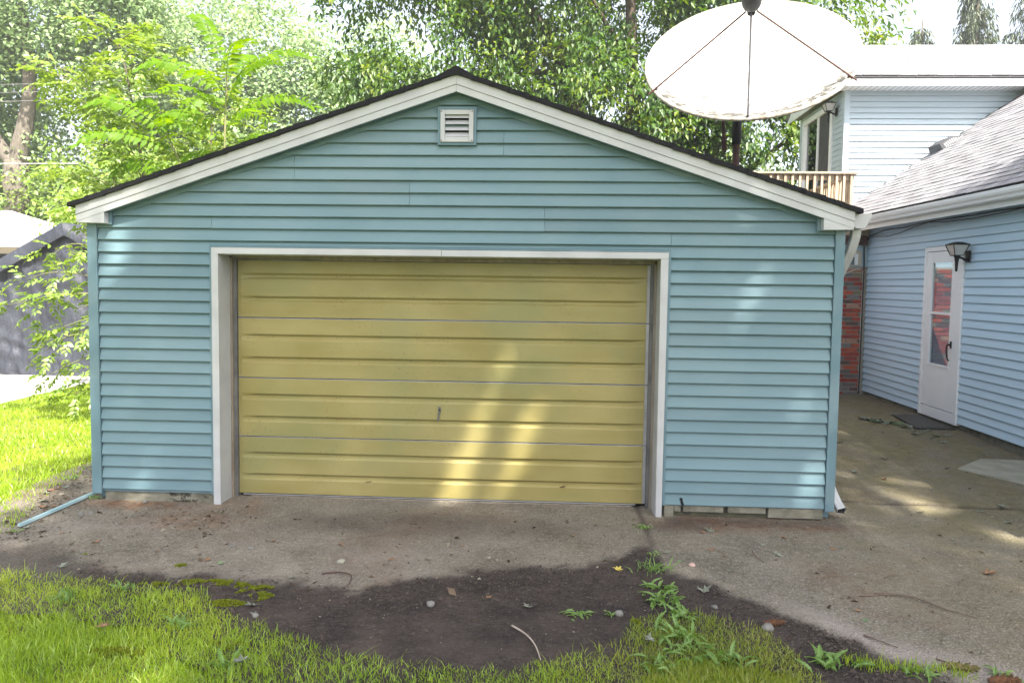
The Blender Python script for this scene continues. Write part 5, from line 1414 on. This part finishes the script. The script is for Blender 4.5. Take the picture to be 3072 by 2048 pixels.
# a little grass on the seam at the bottom right
xs_ = R_.uniform(5.3, 6.7, 900); ys_ = np.interp(xs_, [5.3, 5.78, 6.2, 6.8], [-2.42, -2.5, -2.52, -2.56]) + R_.normal(0, .03, 900)
keepg = fbm(xs_, ys_, 5, 85) > .5
g4 = blades('grass', np.stack([xs_, ys_, 0 * xs_], 1)[keepg], R_.gamma(4, .009, keepg.sum()) + .01, R_.uniform(.0015, .003, keepg.sum()), l_grass, 205)
tag(g4, 'sparse grass along the crack at the bottom right', 'grass')

# moss cushions
mp_, mh = [], []
for (cx_, cy_, rx, ry) in [(.76, -1.32, .05, .03), (1.51, -1.45, .06, .03), (1.71, -1.71, .10, .05), (1.88, -1.70, .12, .05), (2.16, -1.84, .13, .12), (2.05, -2.0, .12, .05), (2.02, -1.74, .07, .04), (1.5, -1.77, .14, .04), (4.4, -2.06, .05, .03), (1.75, -2.62, .16, .06), (2.25, -2.5, .14, .05)]:
    k = int(6000 * rx * ry / .015 * .5)
    a = R_.uniform(0, 2 * math.pi, k); q = np.sqrt(R_.random(k))
    px_ = cx_ + rx * q * np.cos(a) * (1 + .4 * (fbm(np.cos(a) * 2 + cx_ * 9, np.sin(a) * 2, 1.2, 88) - .5)); py_ = cy_ + ry * q * np.sin(a)
    mk = fbm(px_, py_, 24, 89) > .42 + .15 * q
    px_, py_, q = px_[mk], py_[mk], q[mk]; k = len(q)
    mp_.append(np.stack([px_, py_, .002 + .010 * (1 - q)], 1)); mh.append(.008 + .012 * (1 - q) * R_.random(k))
P = np.concatenate(mp_); hh = np.concatenate(mh)
g5 = blades('moss', P, hh, np.full(len(P), .0035), l_moss, 206, .8)
tag(g5, 'bright yellow green moss cushions at the edge of the front grass', 'moss')

# leaf litter and crumbs: uncountable small flakes
n = 2600
sx_ = np.concatenate([R_.normal(-.18, .16, 700) , R_.uniform(.0, 4.6, 700), R_.uniform(5, 9, 900), R_.normal(1.05, .3, 300)])
sy_ = np.concatenate([R_.uniform(-1.1, 1.2, 700), R_.uniform(-1.8, -.05, 700), R_.uniform(-2.4, 6, 900), R_.normal(-.5, .13, 300)])
sx_[:700] += np.interp(sy_[:700], LY, LX) + .28
okk = ~((sx_ > 0) & (sx_ < 6.25) & (sy_ > -.03)) & (sx_ < 9.0)
sx_, sy_ = sx_[okk], sy_[okk]; n = len(sx_)
sz_ = gz(sx_, sy_) + .008
C = np.stack([sx_, sy_, sz_], 1)
D = R_.normal(size=(n, 3)) * np.array([1, 1, .25]); N = R_.normal(size=(n, 3)) * .35 + np.array([0, 0, 1])
L_ = R_.gamma(2.2, .0075, n) + .004
V, F = leaf_arrays(C, D, N, L_, L_ * .5)
lit = np_mesh('leaf_litter', V, F, l_litter, None, np.repeat(np.clip(R_.normal(.5, .3, n), 0, 1), 2), kind='stuff')
tag(lit, 'fine dry flakes and crumbs scattered over the concrete', 'litter')
n = 1500
sx_ = R_.uniform(1.9, 5.6, n); sy_ = R_.uniform(-2.7, -1.1, n); ok = (sy_ < np.interp(sx_, CX, CY) - .03)
sx_, sy_ = sx_[ok], sy_[ok]; n = len(sx_)
C = np.stack([sx_, sy_, np.full(n, .006)], 1); D = R_.normal(size=(n, 3)) * np.array([1, 1, .3]); N = R_.normal(size=(n, 3)) * .4 + np.array([0, 0, 1]); L_ = R_.gamma(2.5, .0022, n) + .002
V, F = leaf_arrays(C, D, N, L_, L_ * .7)
tag(np_mesh('gravel', V, F, l_litter, None, np.repeat(np.clip(R_.normal(.65, .25, n), 0, 1), 2), kind='stuff'), 'pale grit and crumbs on the dark dirt', 'grit')

# crumbs of dark earth over the worn apron, thickest along its ragged upper edge
n = 16000
sx_ = R_.uniform(-.4, 6.2, n); yc_ = np.interp(sx_, CX, CY)
sy_ = yc_ + .06 - np.abs(R_.normal(0, .45, n))
ok = (yc_ + (fbm(sx_, sy_, 5, 21) - .5) * .26 + (fbm(sx_, sy_, 16, 22) - .5) * .14 - sy_ > R_.normal(.035, .03, n)) & (sx_ > .9) & (sy_ > np.interp(sx_, GX, GY) - .15) & (sy_ < -.75) & ((sx_ < 4.55) | (sx_ > 4.75)) & (fbm(sx_, sy_, 6, 91) > .40)
sx_, sy_ = sx_[ok], sy_[ok]; n = len(sx_)
C = np.stack([sx_, sy_, gz(sx_, sy_) + .004], 1); r_ = R_.gamma(2.2, .0022, n) + .0015
V = np.stack([C + np.stack([dx * r_ * R_.uniform(.6, 1.3, n), dy * r_ * R_.uniform(.6, 1.3, n), dz * r_ * R_.uniform(.5, 1.1, n)], 1) for dx, dy, dz in ((-1, -.7, 0), (1, -.8, 0), (.1, 1, 0), (0, 0, 1))], 1).reshape(-1, 3)
i4 = np.arange(n)[:, None] * 4
F = np.concatenate([i4 + np.array([t]) for t in ([0, 1, 3], [1, 2, 3], [2, 0, 3])], 1).reshape(-1, 3)
m_earth = mat('dark_earth', (0.030, 0.024, 0.020), (0.085, 0.066, 0.054), scale=60, rough=1.0, lo=.4, hi=.6)
tag(np_mesh('soil', V, F, m_earth, None, None, kind='stuff'), 'dark crumbly earth over the worn apron', 'soil')

# ---- weeds: rosettes of toothed leaves, each leaf a part
def weed_leaf(L, W, seed, teeth=5):
    R2 = random.Random(seed); left, right, mid = [], [], []
    n = teeth * 2 + 2
    V = []; 
    for i in range(n + 1):
        t = i / n
        w = W * (math.sin(math.pi * min(1, t * .86 + .1)) ** .8) * (1.0 if i % 2 else .62) * (1 if 0 < i < n else .15)
        x = L * t; z = L * (.55 * t - .85 * t * t)
        V += [(x, 0, z - W * .10), (x + (.0 if i % 2 else .01), w / 2, z + W * .06), (x, -w / 2, z + W * .06)]
    F = []
    for i in range(n):
        a = i * 3
        F += [(a, a + 3, a + 4, a + 1), (a, a + 2, a + 5, a + 3)]
    me = bpy.data.meshes.new('leaf'); me.from_pydata(V, [], F); me.update()
    at_ = me.attributes.new('v', 'FLOAT', 'FACE'); at_.data.foreach_set('value', [R2.random() * .3 + .35] * len(F))
    me.materials.append(l_weed); return me
WL = [weed_leaf(.105, .036, 1), weed_leaf(.085, .034, 2), weed_leaf(.14, .036, 3), weed_leaf(.10, .012, 4, 2)]
def weed(label, x, y, n, s, seed, kinds=(0, 1, 2), elev=(10, 60), group='weeds growing in the cracks'):
    z = float(gz(np.array(x), np.array(y)))
    t = thing('weed', label, 'weed', (x, y, z), group)
    R2 = random.Random(seed)
    n = int(n * 1.5)
    for i in range(n):
        o = bpy.data.objects.new('leaf', WL[R2.choice(kinds)]); COL.objects.link(o); o.parent = t
        o.matrix_local = (Matrix.Translation((R2.gauss(0, .045) * s, R2.gauss(0, .04) * s, .004)) @ Matrix.Rotation(i * 2.4 + R2.uniform(-.4, .4), 4, 'Z') @ Matrix.Rotation(-math.radians(R2.uniform(*elev)), 4, 'Y') @ Matrix.Rotation(R2.uniform(-.5, .5), 4, 'X') @ Matrix.Scale(s * R2.uniform(.42, .85), 4))
    return t
weed('small feathery weed in the joint nearest the right door jamb', 4.665, -.36, 16, .62, 1, (1, 1), (25, 80))
weed('tiny weed in the joint just above the grassy tuft', 4.665, -.95, 9, .55, 2, (1,), (20, 70))
weed('spiky grass like tuft growing in the driveway joint', 4.61, -1.28, 26, 1.15, 3, (3,), (25, 80))
weed('broad leaved weed topmost of the big clump on the joint', 4.63, -1.60, 18, 1.0, 4)
weed('broad leaved weed in the middle of the big clump on the joint', 4.60, -1.78, 18, 1.05, 5)
weed('broad leaved weed where the joint clump meets the grass', 4.65, -1.95, 16, 1.0, 6)
weed('small flat weed alone on the dark dirt left of the clump', 4.09, -1.99, 12, .75, 7, (0, 1), (5, 35))
weed('tiny weed on the dark dirt between the flat weed and clump', 4.28, -1.97, 7, .5, 8, (1,))
weed('large leafy weed inside the dry grass patch below the clump', 4.62, -2.20, 18, 1.1, 9)
weed('large leafy weed lowest in the dry grass patch', 4.64, -2.38, 16, 1.1, 10)
weed('leaning weed at the right of the dry grass patch', 4.82, -2.46, 12, 1.1, 11, (0, 2))
weed('dandelion like weed at the edge of the bottom right slab', 5.31, -2.46, 14, 1.15, 12, (2, 0), (15, 60))
weed('low weed in the crack right of the dandelion like weed', 5.72, -2.52, 13, .8, 13, (0, 1), (10, 50))
weed('rightmost weed in the crack at the bottom right', 6.12, -2.51, 12, .75, 14, (0, 1), (10, 50))
weed('broad weed standing at the bottom edge left of the dry patch', 4.47, -2.56, 13, 1.0, 15)
weed('pale weed among the lush grass near the left moss', 1.93, -2.30, 10, .9, 16, (0, 2), (15, 60), 'weeds in the front grass')
weed('weed among the lush grass below the dark stain', 1.11, -2.05, 8, .9, 17, (2,), (40, 80), 'weeds in the front grass')
weed('weed at the bottom edge of the lush grass beside a grey leaf', 2.36, -2.70, 10, .9, 18, (0, 2), (15, 60), 'weeds in the front grass')
weed('weed at the top edge of the front grass', 1.33, -1.84, 9, .8, 19, (0, 1), (15, 60), 'weeds in the front grass')
weed('small weed at the lower end of the pale blue strip', -.06, -.90, 10, .55, 20, (1,), (15, 60))
weed('small weed growing at the foot of the left corner post', -.02, .02, 14, .55, 21, (1, 3), (25, 80))
weed('weed on the lawn edge behind the left corner', -.62, .62, 8, .6, 22, (0, 1), (40, 80))

# ---- fallen leaves: curled, each one a thing
def curl_leaf(seed, lobes=5):
    R2 = random.Random(seed); n = lobes * 2 + 1; pts = []
    for i in range(n):
        a = -2.6 + 5.2 * i / (n - 1); r = (.5 if i % 2 == 0 else .28) * R2.uniform(.8, 1.15)
        pts.append((r * math.cos(a), r * math.sin(a)))
    V = [(0, 0, 0.02)]; F = []
    cx_ = R2.uniform(.5, 1.1); 
    ring1 = []
    for x, y in pts:
        V.append((x * .55, y * .55, .30 * cx_ * (y * .55) ** 2 + .04 * R2.random()))
    for x, y in pts:
        V.append((x, y, 1.0 * cx_ * y * y * R2.uniform(.5, 1.2) + .25 * cx_ * x * x + R2.uniform(0, .06)))
    for i in range(n - 1):
        F += [(0, 1 + i, 2 + i), (1 + i, 1 + n + i, 2 + n + i, 2 + i)]
    V += [(-.05, 0, .02), (-.42, .03, .05), (-.42, -.0, .06)]; k = len(V); F.append((k - 3, k - 2, k - 1))
    me = bpy.data.meshes.new('fallen_leaf'); me.from_pydata(V, [], F); me.update(); return me
lm = {}
def leaf(label, x, y, s, m, seed, group='fallen leaves', rx=None):
    key = (seed % 6, m.name)
    if key not in lm:
        me = curl_leaf(seed % 6); me.materials.append(m); lm[key] = me
    o = bpy.data.objects.new('fallen_leaf', lm[key]); COL.objects.link(o)
    R2 = random.Random(seed)
    ong = front_grass(np.array(x), np.array(y)); 
    o.location = (x, y, float(gz(np.array(x), np.array(y))) + (.018 if x > 6.28 and y > .4 else .009) + (.03 if ong else 0))
    o.rotation_euler = (R2.uniform(-.25, .25), R2.uniform(-.25, .25), R2.uniform(0, 6.28)); o.scale = (s, s, s)
    tag(o, label, 'leaf', group); return o
leaf('pale green maple leaf lying under the right foundation blocks', 5.17, -.37, .10, m_leafgrey, 1)
leaf('pale curled leaf on the right slab below the blocks', 5.54, -.89, .085, m_leafgrey, 2)
leaf('small grey leaf just right of the joint below the jamb', 4.76, -.91, .06, m_leafgrey, 3)
leaf('yellowing leaf on the dark dirt left of the spiky tuft', 4.38, -1.27, .075, m_leafyellow, 4)
leaf('flat grey green leaf on dirt right of the broad weeds', 4.88, -1.57, .10, m_leafgrey, 5)
leaf('big curled brown leaf alone at the right of the slab', 6.86, -1.13, .12, m_leafbrown, 6)
leaf('flat grey leaf on the dark dirt at centre', 3.80, -1.91, .075, m_leafgrey, 7)
leaf('grey leaf beside the bright moss at the left', 2.20, -2.03, .085, m_leafgrey, 8)
leaf('tan leaf resting on the lush front grass', 1.57, -2.42, .08, m_leafbrown, 9)
leaf('grey green leaf lying on grass at the bottom edge', 2.44, -2.72, .10, m_leafgrey, 10)
leaf('red brown leaf on the concrete at the left', .67, -1.06, .07, m_leafbrown, 11)
leaf('brown leaf left of a dark leaf near the lower concrete edge', 1.63, -1.34, .065, m_leafbrown, 12)
leaf('dark leaf right of a brown leaf near the lower concrete edge', 1.74, -1.39, .065, m_leafgreen, 13)
leaf('grey leaf on the purple stain above the front grass', .75, -1.53, .075, m_leafgrey, 14)
leaf('small leaf near the curved reddish twig', 2.30, -1.60, .055, m_leafgreen, 15)
leaf('tan leaf on the concrete below the door centre', 2.85, -1.22, .055, m_leafbrown, 16)
leaf('white leaf standing in grass at the foot of the weed clump', 4.44, -2.33, .075, m_leafgrey, 17)
k_ = 30
for x, y, m_, s in [(5.49, -.69, m_leafgrey, .05), (5.98, -.73, m_leafbrown, .05), (6.06, -.69, m_leafgrey, .045), (5.10, -.43, m_leafbrown, .055), (5.09, -.82, m_leafbrown, .06), (5.70, -.49, m_leafbrown, .055), (5.38, -.74, m_leafbrown, .04), (5.12, -1.23, m_leafgrey, .045), (4.82, -1.08, m_leafgreen, .05),
                    (5.72, -1.81, m_leafbrown, .045), (5.71, -1.94, m_leafgreen, .04), (6.99, -.42, m_leafgrey, .04)]:
    k_ += 1; leaf('small dry leaf scattered on the slab in front of the right blocks', x, y, s, m_, k_, 'small leaves on the right slab')
for x, y, m_, s in [(7.64, .37, m_leafgrey, .08), (7.89, .49, m_leafgrey, .075), (7.69, .07, m_leafgrey, .07), (7.1, .3, m_leafgrey, .06), (7.0, 1.4, m_leafgrey, .07), (7.5, 1.9, m_leafbrown, .07), (7.9, 2.5, m_leafgrey, .07), (7.3, 2.6, m_leafgrey, .08), (8.4, 2.4, m_leafbrown, .06), (8.5, 2.9, m_leafgrey, .06), (7.2, 1.2, m_leafbrown, .06), (8.0, 1.6, m_leafgrey, .05), (8.7, 2.2, m_leafgrey, .05), (6.9, 2.2, m_leafbrown, .07)]:
    k_ += 1; leaf('small dry leaf on the mossy concrete between garage and house', x, y, s * 1.35, m_, k_, 'small leaves beside the house')
for x, y, m_, s in [(1.43, -1.11, m_leafbrown, .05), (1.92, -.93, m_leafbrown, .05), (2.42, -.95, m_leafbrown, .05), (3.56, -1.80, m_leafbrown, .05), (2.26, -2.13, m_leafgrey, .05), (.3, -.9, m_leafbrown, .04), (1.2, -1.2, m_leafbrown, .04), (3.3, -.9, m_leafbrown, .04), (4.1, -.6, m_leafbrown, .05)]:
    k_ += 1; leaf('small brown leaf on the concrete in front of the yellow door', x, y, s, m_, k_, 'small leaves before the door')
rl = random.Random(77)
for i in range(26):
    f = rl.random(); x = 8.12 + .42 * f + rl.gauss(0, .05); y = 3.98 - .48 * f + rl.gauss(0, .07)
    k_ += 1; leaf('torn green leaf in the little heap beside the door mat', x, y, rl.uniform(.11, .16), rl.choice([m_leafgreen, m_leafgrey, m_leafgrey]), k_, 'heap of torn leaves')
for i in range(9):
    x = 8.52 + rl.gauss(0, .12); y = 3.1 + rl.gauss(0, .1)
    k_ += 1; leaf('pale torn leaf in the loose cluster in front of the door mat', x, y, rl.uniform(.09, .13), rl.choice([m_leafgreen, m_leafgrey]), k_, 'loose leaves before the mat')
for i in range(10):
    x = 7.55 + rl.gauss(0, .16); y = 4.25 + rl.gauss(0, .08)
    k_ += 1; leaf('dry leaf in the far cluster near the garage side wall', x, y, rl.uniform(.09, .12), rl.choice([m_leafbrown, m_leafgrey, m_leafgrey]), k_, 'far leaf cluster')
for i in range(14):
    x = 8.25 + rl.gauss(0, .35); y = 5.9 + rl.gauss(0, .22)
    k_ += 1; leaf('dry leaf lying at the foot of the brick corner', x, y, rl.uniform(.07, .12), rl.choice([m_leafbrown, m_leafgrey]), k_, 'leaves by the bricks')
for i in range(12):
    y = rl.uniform(-.9, .9); x = float(np.interp(y, LY, LX)) + rl.gauss(.02, .07)
    k_ += 1; leaf('dry curled leaf along the edge of the left lawn', x, y, rl.uniform(.06, .1), rl.choice([m_leafbrown, m_leafgrey, m_leafgrey]), k_, 'leaves along the lawn edge')

# ---- stones
def stone(label, x, y, r, m, seed, flat=.6, cat='stone', name='stone', group='loose stones'):
    import bmesh
    bm = bmesh.new(); bmesh.ops.create_icosphere(bm, subdivisions=2, radius=r)
    for v_ in bm.verts:
        k = 1 + .35 * mnoise.noise(v_.co / r * 1.1 + Vector((seed * 3.1, 0, 0)))
        v_.co = Vector((v_.co.x * k * 1.15, v_.co.y * k, v_.co.z * k * flat))
    me = bpy.data.meshes.new(name); bm.to_mesh(me); bm.free(); me.materials.append(m)
    me.polygons.foreach_set('use_smooth', [True] * len(me.polygons))
    o = bpy.data.objects.new(name, me); COL.objects.link(o)
    ong = bool(front_grass(np.array(x), np.array(y)))
    o.location = (x, y, float(gz(np.array(x), np.array(y))) + r * flat * .6 + (.01 if ong else 0)); o.rotation_euler = (0, 0, seed)
    tag(o, label, cat, group); return o
stone('pinkish stone on the slab right of the spiky tuft', 4.89, -1.14, .024, m_stonep, 1)
stone('white pebble on the dirt right of the weed clump', 4.89, -1.82, .020, m_stone, 2)
stone('round pale pebble on dark dirt beside the tiny weed', 4.32, -1.97, .022, m_stone, 3, .9)
stone('rounded olive stone at the edge of the dry grass', 5.12, -2.09, .032, m_stone, 4, .75)
stone('white stone on the dark dirt at centre', 3.23, -1.92, .026, m_stone, 5)
stone('green grey pebble on the concrete below the door', 2.52, -1.29, .026, m_patch, 6)
stone('white stone at the left middle of the concrete', 1.81, -1.08, .020, m_stone, 7)
stone('grey stone left of the white stone on the concrete', 1.67, -1.06, .018, m_stone, 8)
stone('pale stone at the foot of the left foundation', .47, -.05, .020, m_stone, 9, .9)
for i, (x, y) in enumerate([(.13, -.40), (.17, -.46), (.20, -.38)]):
    stone('grey pebble in the small cluster near the blue strip', x, y, .017 + .004 * i, m_stone, 10 + i, .6, group='pebbles near the strip')
stone('white pebble lying on the grass edge beside the moss', 2.28, -2.15, .018, m_stone, 15)
stone('small white stone on the concrete near the house', 7.5, .9, .02, m_stone, 17)

# ---- pine cones
def cone(label, x, y, L, r, m, rot):
    t = thing('pine_cone', label, 'pine cone', (x, y, .02), 'pine cones')
    sc_ = MB(); d = Vector((math.cos(rot), math.sin(rot), 0)); s = Vector((-d.y, d.x, 0)); u = Vector((0, 0, 1)); c0 = Vector((x, y, r * .85))
    MB().tube([c0 - d * L / 2, c0 - d * L * .3, c0, c0 + d * L * .35, c0 + d * L / 2], [r * .3, r * .7, r * .75, r * .5, r * .1], 8).build('core', m, t)
    for i in range(44):
        f = i / 44; a = i * 2.4; p = c0 - d * L / 2 + d * L * f; rr_ = r * math.sin(math.pi * (.12 + .8 * f)) ** .7
        o_ = s * math.cos(a) + u * math.sin(a); q = s * -math.sin(a) + u * math.cos(a); w = r * .34
        sc_.add([p + o_ * rr_ * .55 - q * w, p + o_ * rr_ * .55 + q * w, p + o_ * rr_ * 1.12 + d * r * .45 + q * w * .7, p + o_ * rr_ * 1.15 + d * r * .5 - q * w * .7], [(0, 1, 2, 3)])
    tag(sc_.build('scales', m, t), kind='stuff')
cone('brown pine cone lying against the olive stone', 5.17, -2.03, .11, .022, m_cone, .15)
cone('dark pine cone at the very bottom right edge', 6.07, -2.60, .14, .030, m_cone, .1)
m_mosscone = mat('mossy_wood', (0.12, 0.12, 0.03), (0.17, 0.13, 0.06), scale=30, rough=.95)
cone('mossy green old cone on the slab edge at bottom right', 5.94, -2.47, .16, .026, m_mosscone, -.15)

# ---- twigs
def twig(label, pts, r, m):
    P_ = [(x, y, float(gz(np.array(x), np.array(y))) + .010 + dz) for x, y, dz in pts]
    mb = MB()
    for b_ in limbs(None, m, [(P_, r, r * .45)]): mb.add(b_.v, b_.f)
    o = mb.build('twig', m, None, True); tag(o, label, 'twig', 'fallen twigs'); return o
twig('long forked dark twig across the right slab', [(5.93, -1.54, .0), (6.02, -1.56, .006), (6.14, -1.60, .008), (6.25, -1.76, .004), (6.38, -1.85, 0)], .006, m_twig)
twig('short side twig at the left end of the long twig', [(5.82, -1.59, 0), (5.93, -1.57, .004), (6.01, -1.565, .006)], .005, m_twig)
twig('dark twig on the pale edge of the lower right slab', [(5.62, -2.13, 0), (5.66, -2.19, .006), (5.74, -2.26, 0)], .005, m_twig)
twig('short bent twig on the slab below the right blocks', [(5.37, -.85, .01), (5.37, -.95, .004), (5.40, -1.03, 0)], .005, m_twig)
twig('pale twig on the dark dirt running down into the grass', [(3.72, -2.17, 0), (3.80, -2.29, .01), (3.85, -2.40, .006), (3.88, -2.54, 0)], .006, m_twigpale)
twig('reddish curved twig on the concrete edge below the door', [(2.46, -1.52, 0), (2.57, -1.50, .006), (2.66, -1.55, .006), (2.68, -1.71, 0)], .0055, m_rust)
twig('tiny twig on the right slab above the long twig', [(6.11, -1.27, 0), (6.17, -1.23, .004), (6.24, -1.22, 0)], .004, m_twig)
twig('tiny forked twig beside the mossy cone', [(5.88, -2.37, 0), (5.92, -2.42, .004), (5.96, -2.46, 0)], .004, m_twig)
